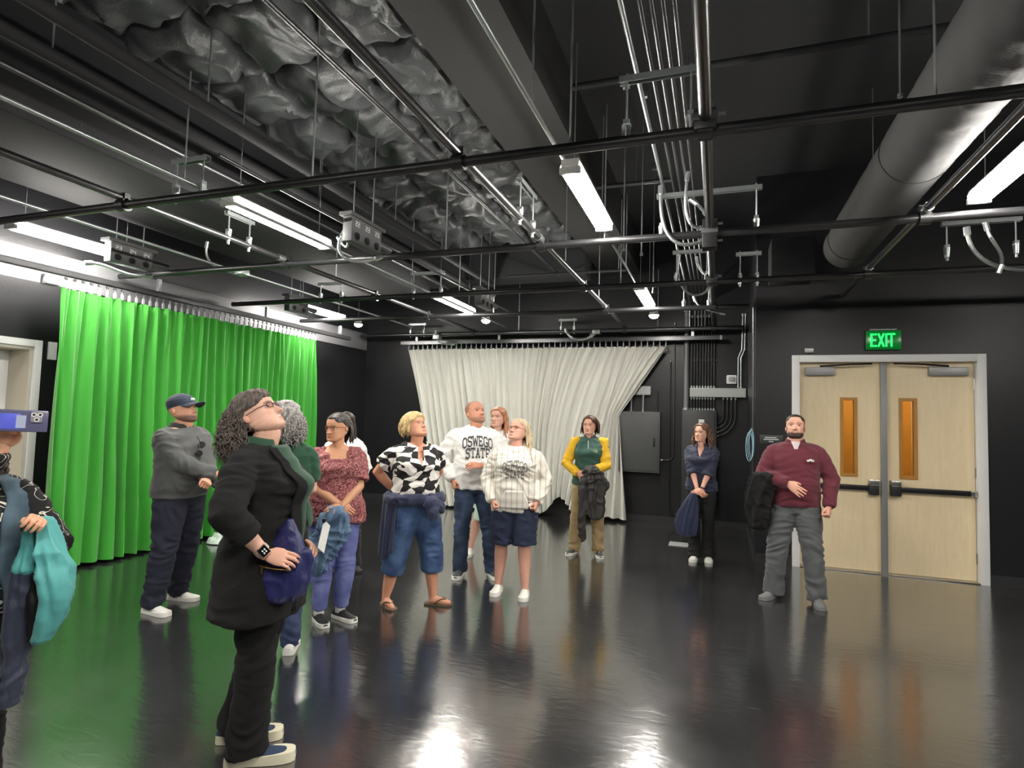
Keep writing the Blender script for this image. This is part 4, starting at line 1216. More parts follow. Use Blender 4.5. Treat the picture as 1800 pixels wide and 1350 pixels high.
    # ---- clothes
    def top(s, name, mt, hem=.86, sleeve=1.0, infl=.014, seed=1.0, wr=.006, sr=1.0, neck=1.43, flare=0.0, voxel=.0095, cuff=0.0, vneck=None):
        mb = MB(); tab = s.tab
        rg = []
        for z in np.linspace(hem, neck, 20):
            w_, f, b_, cf = interp(tab, max(z, .87))
            e = infl + flare * max(0, (1.1 - z) / (1.1 - hem + 1e-6)) if hem < 1.1 else infl
            if z > 1.36: e *= .75
            rg.append(oval(z, w_ + e, f + e, b_ + e, 0, cf, 34))
        mb.rings(rg)
        nl = s.b['lean'] * .55
        for sd in (1, -1):
            mb.tube([FL(sd * .045, -.022 + nl, neck - .035), FL(sd * s.shw * .8, -.018 + nl, 1.374)], [.055, .057], 14)
            S, E, W, hk, hd, do = s.arms[sd]
            q = sleeve if isinstance(sleeve, (int, float)) else sleeve[sd]
            r0, r1, r2 = .068 * sr, .06 * sr, .046 * sr
            rs = .056 * sr ** .4
            S0 = S + FL(0, 0, -(rs - .055)); Si = S0 + FL(-sd * .055, 0, .012)
            mb.tube([Si, S0 + FL(-sd * .02, 0, .002), S0 + (E - S0) * .12, S0 + (E - S0) * .3], [rs * .8, rs, (rs + r0) / 2, r0 * .98], 16)
            S = S0 + (E - S0) * .12
            if q <= .5:
                t = q / .5; P_ = S.lerp(E, t)
                mb.tube([S, S.lerp(E, t * .5), P_], [(rs + r0) / 2, r0, r0], 16)
            else:
                t = (q - .5) / .5; P_ = E.lerp(W, t)
                mb.tube([S, S.lerp(E, .25), S.lerp(E, .8), E, E.lerp(P_, .4), P_, P_ + (P_ - E).normalized() * .004], [(rs + r0) / 2, r0 * .96, r1, r1 * 1.02, r1 * .95, r1 + (r2 - r1) * t + cuff, r2], 16)
        me = remesh(mb, voxel, 4)
        wrinkle(me, wr, seed=seed)
        if vneck:                     # cut the neckline: tuck the cloth behind the chest inside the opening
            z0, hw, sq = vneck
            v, n = arrays(me)
            for i_ in range(len(v)):
                x, y, z = v[i_]
                if y < .02 and z > z0:
                    lim = hw if sq else hw * (z - z0) / (1.42 - z0)
                    if abs(x) < lim:
                        v[i_][1] += .055
            me.vertices.foreach_set('co', v.ravel()); me.update()
        return s.link(name, me, mt)
    def trousers(s, name, mt, length=1.0, waist=.99, infl=.012, lw=1.0, ankle=.062, seed=2.0, wr=.006, voxel=.0095, flare=0.0):
        mb = MB(); tab = s.tab
        rg = []
        for z in np.linspace(.80, waist, 8):
            w_, f, b_, cf = interp(tab, max(z, tab[0][0])); rg.append(oval(z, w_ + infl * .8, f + infl * .6, b_ + infl * .7, 0, cf, 30))
        mb.rings(rg)
        for sd in (1, -1):
            Hp, K, A = s.hip[sd], s.knee[sd], s.ank[sd]
            A2 = A + FL(0, 0, -.04)
            pts = [Hp + FL(0, 0, .02), Hp.lerp(K, .25), Hp.lerp(K, .6), K + (Hp - K) * .08, K.lerp(A2, .3), K.lerp(A2, .7), A2]
            lg = s.b.get('leg', 1.0) * lw
            rr = [.098 * lg, .1 * lg, .088 * lg, .075 * lg, .072 * lg, (.066 * lg + ankle) / 2, ankle]
            if length < 1:
                n2, r2 = [pts[0]], [rr[0]]
                tot = sum((b_ - a).length for a, b_ in zip(pts, pts[1:])); lim = tot * length; acc = 0
                for i in range(1, len(pts)):
                    L_ = (pts[i] - pts[i - 1]).length
                    if acc + L_ >= lim:
                        t = (lim - acc) / L_; n2.append(pts[i - 1].lerp(pts[i], t)); r2.append(rr[i - 1] + (rr[i] - rr[i - 1]) * t + flare); break
                    n2.append(pts[i]); r2.append(rr[i] + flare * acc / lim); acc += L_
                pts, rr = n2, r2
            mb.tube(pts, rr, 20)
        me = remesh(mb, voxel, 4)
        wrinkle(me, wr, fx=7, fz=16, seed=seed, zfun=lambda x, y, z: .6 + .7 * math.exp(-((z - .48) / .12) ** 2) + (.9 * math.exp(-((z - .1) / .12) ** 2) if length >= 1 else 0))
        return s.link(name, me, mt)
    def shoes(s, up, sole, lace=None, L=1.0, name='shoe', tongue=None, sole_h=.03, sock=None):
        for sd in (1, -1):
            A = s.ank[sd]; d = s.toe[sd]; side = Vector((-d.y, d.x, 0))
            base = Vector((A.x, A.y, 0))
            prof = [(-.078, .02, .045), (-.07, .031, .066), (-.045, .037, .084), (-.01, .038, .09), (.03, .039, .082), (.07, .042, .066), (.11, .046, .055), (.15, .044, .048), (.178, .034, .04), (.192, .018, .032)]
            rg = []
            for x, w_, h in prof:
                ring = []
                for k in range(16):
                    t = math.pi * k / 15
                    ring.append(base + d * (x * L) + side * (w_ * math.cos(t)) + FL(0, 0, sole_h * .7 + (h - sole_h * .7) * math.sin(t) ** .75))
                rg.append(ring)
            mb = MB(); mb.rings(rg)
            me = mb.mesh(name)
            so = s.link(name, me, up, angle=60)
            ol = []
            for x, w_, h in prof: ol.append((x, w_ + .004))
            poly = [(x * L, w_) for x, w_ in ol] + [(x * L, -w_) for x, w_ in reversed(ol)]
            mb = MB()
            r0 = [base + d * x + side * y + FL(0, 0, .002) for x, y in poly]; r1 = [p + FL(0, 0, sole_h * .5) for p in r0]; r2 = [base + d * x * .985 + side * y * .96 + FL(0, 0, sole_h + (.006 if x > .12 else 0)) for x, y in poly]
            mb.rings([r0, r1, r2])
            s.link('sole', mb.mesh('sole'), sole, so, angle=50)
            if lace:
                mb = MB()
                for q in (.025, .045, .065, .085):
                    h = float(np.interp(q, [p[0] for p in prof], [p[2] for p in prof])) + .001
                    mb.tube([base + d * q * L + side * y + FL(0, 0, h * (1 - abs(y) * 9)) for y in (-.022, -.01, 0, .01, .022)], .0032, 5)
                s.link('laces', mb.mesh('laces'), lace, so)
            if sock:
                mb = MB(); mb.tube([A + FL(0, 0, -.03), A + FL(0, 0, .03)], [.042, .04], 14); s.link('sock', mb.mesh('sock'), sock)
        return s
    # ---- hair
    def haircap(s, mt, line, th=.045, rough=.012, freq=9, seed=0.0, name='hair', strands=None, top=0.0):
        """shell over the scalp: line(angle) gives the lower hair edge height around the head (0 front, pi back)"""
        R_, C_ = 44, 80
        mb = MB(); V = []
        for i in range(R_ + 1):
            z = .02 + .98 * i / R_
            for j in range(C_):
                t = -math.pi + 2 * math.pi * j / C_
                x, y, zz = head_point(t, z)
                e = (z - line(abs(t))) / .05
                m_ = max(-1, min(1, e))
                n1 = noise.noise((x * freq + seed, y * freq, zz * freq * .6)) + .5 * noise.noise((x * freq * 2.6, y * freq * 2.6 + seed, zz * freq * 1.4))
                off = th * (.5 + .5 * m_) + (rough * n1 if m_ > -.5 else 0) - .05 * (1 - m_) * .5
                c0 = -.04
                r = math.hypot(x, y - c0) + 1e-6
                k = off
                up = (top + th * .9) * max(0, (z - .75) / .25) * (1 if m_ > 0 else 0)
                V.append(s.hp(x + x / r * k, y + (y - c0) / r * k, zz + up + (rough * n1 * .5 if z > .7 else 0)))
        mb.v = [tuple(p) for p in V]; mb.f = quads(R_, C_); mb.f.append(tuple(R_ * C_ + j for j in reversed(range(C_)))); mb.f.append(tuple(range(C_)))
        if strands:
            for pts, rr in strands:
                mb.tube(pts, rr, 5)
        return s.link(name, mb.mesh('hair'), mt, angle=80)
    def strands(s, n, roots, fall, length, r=.012, wave=0.0, wfreq=30, seed=1, spread=.02, push=None, tmin=1.45):
        """locks of hair: roots(rng) -> (t, z) on the scalp; fall: end drift in person space"""
        rng = random.Random(seed); out = []
        if r > .009: n, r = n * 3, r * .5
        for _ in range(n):
            t, z = roots(rng)
            if abs(t) < tmin: t = math.copysign(tmin + rng.random() * (math.pi - tmin), t)
            x, y, zz = head_point(t, z)
            p = s.hp(x * 1.03, y * 1.03, zz)
            hc = s.hp(0, -.04, zz)
            o_ = (p - hc); o_.z = 0; o_ = o_.normalized() if o_.length > 1e-5 else Vector((0, 1, 0))
            L = length * rng.uniform(.82, 1.08); k = 16
            pts, rr = [], []
            ph = rng.uniform(0, 6.28); fq = rng.uniform(.7, 1.3); dr = Vector((rng.uniform(-1, 1), rng.uniform(-1, 1), 0)) * spread
            rad = r * rng.uniform(.7, 1.3)
            for i in range(k + 1):
                u = i / k
                out_ = o_ * (.02 * math.sin(min(1, u * 2.4) * math.pi / 2) + (push or 0) * math.sin(u * math.pi * .8))
                q = p + out_ + FL(0, 0, -L * u) + (Vector(fall) + dr) * u * u
                if wave:
                    q += o_ * (wave * math.sin(u * wfreq * fq + ph)) + o_.cross(Vector((0, 0, 1))) * (wave * math.cos(u * wfreq * fq * .83 + ph * 1.7)) + Vector((0, 0, wave * .6 * math.sin(u * wfreq * 1.3 * fq + ph * 2.3)))
                pts.append(q); rr.append(rad * (.55 + .9 * math.sin(math.pi * min(1, .15 + u * .75))) * (1 if u < .9 else .5))
            out.append((pts, rr))
        return out
    def glasses(s, mt, z=.505, w_=.085, h_=.055):
        mb = MB()
        for sd in (1, -1):
            loop = []
            for k in range(21):
                a = 2 * math.pi * k / 20
                c, q = math.cos(a), math.sin(a)
                loop.append(s.hp(sd * .14 + w_ * math.copysign(abs(c) ** .6, c), .425 - .06 * abs(c) * (1 if c * sd > 0 else .2), z + h_ * math.copysign(abs(q) ** .6, q)))
            mb.tube(loop, .0022, 6, caps=False)
            mb.tube([s.hp(sd * .225, .37, z + .02), s.hp(sd * .335, .2, z + .02), s.hp(sd * .35, -.05, z + .005), s.hp(sd * .34, -.1, z - .03)], .002, 6)
        mb.tube([s.hp(-.055, .425, z + .015), s.hp(0, .45, z + .022), s.hp(.055, .425, z + .015)], .0022, 6)
        return s.link('glasses', mb.mesh('glasses'), mt)

def tinted(name, rough, sss=0.0, spec=.4):
    mt = bpy.data.materials.new(name); mt.use_nodes = True
    nt = mt.node_tree; b = nt.nodes['Principled BSDF']
    at = nt.nodes.new('ShaderNodeAttribute'); at.attribute_name = 'tint'
    n = nt.nodes.new('ShaderNodeTexNoise'); n.inputs['Scale'].default_value = 28; n.inputs['Detail'].default_value = 4
    tc = nt.nodes.new('ShaderNodeTexCoord'); nt.links.new(tc.outputs['Object'], n.inputs['Vector'])
    mr = nt.nodes.new('ShaderNodeMapRange'); mr.inputs['To Min'].default_value = .9; mr.inputs['To Max'].default_value = 1.08; nt.links.new(n.outputs['Fac'], mr.inputs['Value'])
    mx = nt.nodes.new('ShaderNodeVectorMath'); mx.operation = 'SCALE'
    nt.links.new(at.outputs['Color'], mx.inputs[0]); nt.links.new(mr.outputs[0], mx.inputs['Scale'])
    nt.links.new(mx.outputs[0], b.inputs['Base Color'])
    b.inputs['Roughness'].default_value = rough; b.inputs['Specular IOR Level'].default_value = spec
    if sss:
        b.inputs['Subsurface Weight'].default_value = sss; b.inputs['Subsurface Radius'].default_value = (.012, .005, .003)
        b.inputs['Subsurface Scale'].default_value = .6
    return mt
M_SKIN = tinted('skin', .5)
M_EYE = tinted('eye_surface', .15, 0, .5)
def hairmat(name, a, b_, rough=.45):
    mt = bpy.data.materials.new(name); mt.use_nodes = True
    nt = mt.node_tree; bs = nt.nodes['Principled BSDF']
    tc = nt.nodes.new('ShaderNodeTexCoord'); mp = nt.nodes.new('ShaderNodeMapping'); mp.inputs['Scale'].default_value = (70, 70, 9)
    nt.links.new(tc.outputs['Object'], mp.inputs[0])
    n = nt.nodes.new('ShaderNodeTexNoise'); n.inputs['Scale'].default_value = 1.6; n.inputs['Detail'].default_value = 5; n.inputs['Distortion'].default_value = .6
    nt.links.new(mp.outputs[0], n.inputs['Vector'])
    cr = nt.nodes.new('ShaderNodeValToRGB'); cr.color_ramp.elements[0].position = .35; cr.color_ramp.elements[1].position = .68
    cr.color_ramp.elements[0].color = srgb(*a); cr.color_ramp.elements[1].color = srgb(*b_)
    nt.links.new(n.outputs['Fac'], cr.inputs['Fac']); nt.links.new(cr.outputs['Color'], bs.inputs['Base Color'])
    bp = nt.nodes.new('ShaderNodeBump'); bp.inputs['Strength'].default_value = .6; bp.inputs['Distance'].default_value = .004
    nt.links.new(n.outputs['Fac'], bp.inputs['Height']); nt.links.new(bp.outputs['Normal'], bs.inputs['Normal'])
    bs.inputs['Roughness'].default_value = rough
    return mt
def cloth(name, rgb, rough=.85, bump=.25, bscale=90, var=.12, vscale=14, sheen=.15):
    return mat(name, srgb(*rgb), rough, bump=bump, bscale=bscale, var=var, vscale=vscale, sheen=sheen)
def denim(name, a, b_):
    mt = bpy.data.materials.new(name); mt.use_nodes = True
    nt = mt.node_tree; bs = nt.nodes['Principled BSDF']; tc = nt.nodes.new('ShaderNodeTexCoord')
    n = nt.nodes.new('ShaderNodeTexNoise'); n.inputs['Scale'].default_value = 7; n.inputs['Detail'].default_value = 6; nt.links.new(tc.outputs['Object'], n.inputs['Vector'])
    cr = nt.nodes.new('ShaderNodeValToRGB'); cr.color_ramp.elements[0].position = .38; cr.color_ramp.elements[1].position = .7
    cr.color_ramp.elements[0].color = srgb(*a); cr.color_ramp.elements[1].color = srgb(*b_); nt.links.new(n.outputs['Fac'], cr.inputs['Fac']); nt.links.new(cr.outputs['Color'], bs.inputs['Base Color'])
    n2 = nt.nodes.new('ShaderNodeTexNoise'); n2.inputs['Scale'].default_value = 260; nt.links.new(tc.outputs['Object'], n2.inputs['Vector'])
    bp = nt.nodes.new('ShaderNodeBump'); bp.inputs['Strength'].default_value = .3; bp.inputs['Distance'].default_value = .003; nt.links.new(n2.outputs['Fac'], bp.inputs['Height']); nt.links.new(bp.outputs['Normal'], bs.inputs['Normal'])
    bs.inputs['Roughness'].default_value = .85
    return mt

# block varsity lettering wrapped onto a garment
GLYPH = {'O': [((.2,0),(0,.2)),((0,.2),(0,.8)),((0,.8),(.2,1)),((.2,1),(.6,1)),((.6,1),(.8,.8)),((.8,.8),(.8,.2)),((.8,.2),(.6,0)),((.6,0),(.2,0))],
 'S': [((0,.15),(.2,0)),((.2,0),(.6,0)),((.6,0),(.8,.2)),((.8,.2),(.7,.45)),((.7,.45),(.1,.58)),((.1,.58),(0,.8)),((0,.8),(.2,1)),((.2,1),(.6,1)),((.6,1),(.8,.85)),((0,0),(0,.2)),((.8,.8),(.8,1))],
 'W': [((0,1),(.22,0)),((.22,0),(.5,.8)),((.5,.8),(.78,0)),((.78,0),(1,1)),((-.1,1),(.12,1)),((.88,1),(1.1,1))],
 'E': [((.1,0),(.1,1)),((0,1),(.75,1)),((0,0),(.75,0)),((.1,.5),(.55,.5)),((.75,1),(.75,.8)),((.75,0),(.75,.2))],
 'G': [((.8,.8),(.6,1)),((.6,1),(.2,1)),((.2,1),(0,.8)),((0,.8),(0,.2)),((0,.2),(.2,0)),((.2,0),(.8,0)),((.8,0),(.8,.42)),((.8,.42),(.5,.42))],
 'T': [((.4,0),(.4,1)),((0,1),(.8,1)),((0,1),(0,.8)),((.8,1),(.8,.8)),((.25,0),(.55,0))],
 'A': [((.08,0),(.4,1)),((.4,1),(.72,0)),((.2,.35),(.6,.35)),((-.03,0),(.2,0)),((.6,0),(.83,0))]}
def lettering(P, garment, text, cz, h, mt, arch=.0, cl=0.0, wscale=.8, th=.17, gap=.28):
    """text wrapped to the garment front; P person; heights in person units"""
    gm = garment.data
    bm = bmesh.new(); bm.from_mesh(gm); bvh = BVHTree.FromBMesh(bm); bm.free()
    k = P.k
    adv = [((1.0 if c == 'W' else .8) + gap) for c in text]
    tot = sum(adv) - gap; x = -tot / 2
    mb = MB()
    for c, a in zip(text, adv):
        for p, q in GLYPH[c]:
            p, q = Vector(p), Vector(q); d = (q - p); L = d.length; d.normalize(); nn = Vector((-d.y, d.x)) * th / 2
            p = p - d * th * .35; q = q + d * th * .35; n = 6
            rows = []
            for i in range(n + 1):
                m_ = p.lerp(q, i / n)
                for sgn in (1, -1):
                    e = m_ + nn * sgn
                    gx = (x + e.x) * h * wscale; fr = gx / max(1e-6, tot * h * wscale / 2)
                    rows.append((cl - gx, cz + e.y * h - arch * fr * fr))
            vs, ok = [], True
            for (l, u) in rows:                     # text runs to the viewer's right = wearer's left negative
                hit = bvh.ray_cast(Vector((-l * k, -1.0, u * k)), Vector((0, 1, 0)))
                if hit[0] is None: ok = False; break
                vs.append(hit[0] / k + Vector((0, -.006, 0)))
            if ok:
                mb.add(vs, [(2 * i, 2 * i + 1, 2 * i + 3, 2 * i + 2) for i in range(n)])
        x += a
    o = P.link('lettering', mb.mesh('lettering'), mt, garment, smooth=False)
    o['label'] = 'printed lettering ' + text
    return o

def drape(path, n=40, folds=7, seed=1.0, amp=.22):
    """hanging bundle of cloth: path rows (l, f, u, half-width, half-depth, turn)"""
    rg = []
    m_ = len(path)
    for i in range((m_ - 1) * 5 + 1):
        a = i / 5; j = min(int(a), m_ - 2); t = a - j; t = t * t * (3 - 2 * t)
        l, f, u, hw, hd, tn = (p + (q - p) * t for p, q in zip(path[j], path[j + 1]))
        ring = []
        for k in range(n):
            g = 2 * math.pi * k / n
            w1 = noise.noise((math.cos(g) * 1.3, math.sin(g) * 1.3, u * 2.2 + seed))
            r = 1 + amp * (1 - 2.4 * abs(math.sin(folds * g * .5 + 1.8 * w1 + u * 2.0 + seed)) ** .8) * (.4 + .6 * min(1, i / 8)) + .15 * w1
            x, y = hw * r * math.cos(g), hd * r * math.sin(g)
            c, s_ = math.cos(tn), math.sin(tn)
            ring.append(FL(l + x * c - y * s_, f + x * s_ + y * c, u + .012 * noise.noise((g * 2, seed, u * 9))))
        rg.append(ring)
    return MB().rings(rg)
# ------------------------------------------------------------------ people
def arm_ik(P, right, wrist, pole, hand='relaxed', hdir=(0, .5, -.8), dorsal=(1, 0, 0), lu=.285, lf=.255, sh=None):
    """wrist target (l, f, u); l counted outward for each side; pole = elbow direction (out, f, u)"""
    sd = -1 if right else 1
    S = FL(sd * P.shw + (sh[0] * sd if sh else 0), -.015 + P.b['lean'] * .48 + (sh[1] if sh else 0), 1.375 - (.01 if P.sex == 'f' else 0) + (sh[2] if sh else 0))
    W = FL(sd * wrist[0], wrist[1], wrist[2])
    d = W - S; L = min(d.length, (lu + lf) * .998); d.normalize()
    W = S + d * L
    a = (lu * lu - lf * lf + L * L) / (2 * L); h = math.sqrt(max(0, lu * lu - a * a))
    pv = FL(sd * pole[0], pole[1], pole[2]); pv = (pv - d * pv.dot(d)).normalized()
    E = S + d * a + pv * h
    if not hasattr(P, 'arms'): P.arms = {}
    P.arms[sd] = (S, E, W, hand, FL(sd * hdir[0], hdir[1], hdir[2]).normalized(), FL(sd * dorsal[0], dorsal[1], dorsal[2]))

M_WHITESHOE = mat('white_shoe', srgb(228, 227, 220), .5, bump=.1, bscale=60)
M_WHITESOLE = mat('white_sole', srgb(236, 235, 228), .5)
M_CREAMSOLE = mat('cream_sole', srgb(226, 220, 194), .55)
M_BLACKSHOE = mat('black_shoe', srgb(32, 32, 34), .55, bump=.2, bscale=120)
M_GREYSHOE = mat('grey_shoe', srgb(110, 112, 112), .65, bump=.25, bscale=110)
M_DARKGREYSHOE = mat('dark_grey_shoe', srgb(70, 72, 74), .65, bump=.2, bscale=110)
M_BLUESHOE = mat('blue_knit_shoe', srgb(44, 62, 88), .8, bump=.3, bscale=140)
M_LACE = mat('white_lace', srgb(230, 230, 226), .7)
M_DKFRAME = mat('dark_glasses_frame', srgb(62, 34, 48), .3)
M_REDFRAME = mat('brown_glasses_frame', srgb(140, 70, 56), .3)
M_GOLD = mat('gold_metal', srgb(214, 178, 96), .25, metal=1.0)
M_GUNMETAL = mat('gunmetal', srgb(70, 70, 74), .3, metal=.9)
H_DARKGREY = hairmat('dark_curly_hair', (44, 37, 34), (116, 104, 96), .65)
H_GREY = hairmat('grey_hair', (96, 90, 88), (206, 202, 198))
H_BLACKGREY = hairmat('black_grey_hair', (30, 27, 26), (92, 86, 84))
H_DARK = hairmat('dark_brown_hair', (26, 20, 18), (70, 54, 46))
H_BLONDE = hairmat('blonde_hair', (176, 140, 86), (232, 208, 156))
H_PALEBLONDE = hairmat('long_blonde_hair', (150, 128, 104), (226, 208, 170))
H_RED = hairmat('reddish_blonde_hair', (150, 88, 60), (208, 150, 112))
H_BROWN = hairmat('brown_hair', (48, 28, 22), (104, 66, 50))
H_LBROWN = hairmat('light_brown_hair', (66, 46, 36), (140, 104, 80))
H_SHORT = hairmat('cropped_brown_hair', (40, 30, 26), (74, 58, 48))
H_STUB = hairmat('shaved_hair', (150, 112, 92), (176, 134, 110), .6)

def collar(P, mt, z=1.415, r=.075, h=.045, fr=.0, gap=.5, name='collar', parent=None, th=.008):
    nl = P.b['lean'] * .55
    def fn(u, v):
        a = gap + (2 * math.pi - 2 * gap) * u
        rr = r * (1.0 - .12 * v) + .012 * (1 - v)
        return FL(rr * math.sin(a), -.018 + nl + fr + rr * math.cos(a) * 1.05, z + h * v - .028 * max(0, math.cos(a)) * (1 - v * .4))
    return P.link(name, cloth_grid(fn, 40, 5, th).mesh(name), mt, parent)

# --- man in the cap --------------------------------------------------------
def man_cap():
    P = Person('man in a navy cap and grey sweater standing before the green curtain', (-4.2, 3.76), (.93, .02), 1.72, 'm', dict(w=1.12, d=1.2, belly=.045, leg=1.2, neck=1.15), skin=(214, 160, 132), lean=-.02)
    P.legs((-4.28, 3.86, .95, .2), (-4.17, 3.53, .95, -.05))
    arm_ik(P, True, (-.02, .31, 1.06), (1, -.3, -.5), 'fist', (-.5, .7, .1), (.4, .4, .9))
    arm_ik(P, False, (-.05, .33, 1.0), (1, -.3, -.5), 'fist', (-.6, .5, -.1), (.3, .5, .8))
    P.make_body((8, 12, 0), dict(w=1.08, jaw=.12, nose=1.05), brow=(60, 44, 36), lip=(178, 112, 98), beard=(120, 90, 76))
    sw = P.top('sweater', cloth('grey_sweater', (74, 76, 76), var=.2, vscale=30), hem=.87, infl=.022, sr=1.2, seed=3, wr=.009)
    P.trousers('trousers', cloth('navy_trousers', (25, 29, 46), sheen=0), lw=1.05, ankle=.075, seed=4, wr=.008)
    P.shoes(M_WHITESHOE, M_WHITESOLE, M_LACE)
    collar(P, cloth('black_collar', (34, 34, 34)), r=.085, z=1.42, h=.05, gap=.35)
    # cap: crown shell, brim, button
    M_CAP = cloth('navy_cap', (38, 46, 66), .8)
    P.haircap(H_SHORT, lambda t: .55 - .34 * min(1, max(0, (t - 1.3) / 1.0)), th=.01, rough=.003)
    R_, C_ = 20, 64; mb = MB()
    for i in range(R_ + 1):
        z = .60 + .4 * i / R_
        for j in range(C_):
            t = -math.pi + 2 * math.pi * j / C_
            z0 = .62 - .10 * (1 - math.cos(t)) / 2
            zz = z0 + (1 - z0) * i / R_
            x, y, q = head_point(t, zz)
            k = 1.09 + .05 * (zz - .6)
            mb.v.append(tuple(P.hp(x * k, -.04 + (y + .04) * k, q + .06 * (i / R_) + .0)))
    mb.f = quads(R_, C_) + [tuple(R_ * C_ + j for j in reversed(range(C_)))]
    cap = P.link('cap', mb.mesh('cap'), M_CAP, angle=60)
    def brim(u, v):
        a = -1.15 + 2.3 * u
        x, y, q = head_point(a, .63)
        f = .38 * v * math.cos(a) ** .6
        return P.hp(x * (1.07 + .06 * v), y * 1.08 + f, .64 - .03 * v - .16 * (x / .33) ** 2 * (.4 + .6 * v))
    P.link('cap_brim', cloth_grid(brim, 24, 8, .006).mesh('cap_brim'), M_CAP, cap)
    mb = MB(); mb.tube([P.hp(0, -.05, 1.045), P.hp(0, -.05, 1.065)], .008, 10); P.link('cap_button', mb.mesh('cap_button'), M_CAP, cap)
    mb = MB()
    for k in range(4):
        c = P.hp(-.06 + .04 * k, .45 - .02 * abs(k - 1.5), .76); mb.tube([c + FL(0, 0, -.01), c + FL(0, .002, .01)], .006, 6)
    P.link('cap_logo', mb.mesh('cap_logo'), M_PRINT, cap)
    # sunglasses hung from the collar
    mb = MB()
    for s_ in (1, -1):
        c = FL(-.02 + .012 * s_, .185, 1.26 + s_ * .034)
        ring = [c + FL(.006 * math.cos(a), .012 + .002, 0) + FL(.03 * math.cos(a), 0, .024 * math.sin(a)) for a in [2 * math.pi * k / 16 for k in range(17)]]
        mb.tube(ring, .003, 6, caps=False); mb.prism([(.03 * math.cos(a), .024 * math.sin(a)) for a in [2 * math.pi * k / 16 for k in range(16)]], .002, Matrix.Translation(c + FL(.006, .014, 0)) @ Matrix.Rotation(math.pi / 2, 4, 'X'))
    mb.tube([FL(-.02, .2, 1.31), FL(-.02, .16, 1.36)], .0025, 6)
    P.link('sunglasses', mb.mesh('sunglasses'), mat('black_lens', srgb(16, 16, 18), .1), angle=40)
    # phone held low in his hands
    mb = MB(); mb.box((-.04, -.075, -.005), (.04, .075, .005), Matrix.Translation(FL(0, .36, .98)) @ Matrix.Rotation(.6, 4, 'X'))
    P.world('sunglasses_case', mb.mesh('sunglasses_case'), mat('black_case', srgb(20, 20, 24), .3), 'small black case in the hands of the man in the cap', 'case', angle=30)
man_cap()

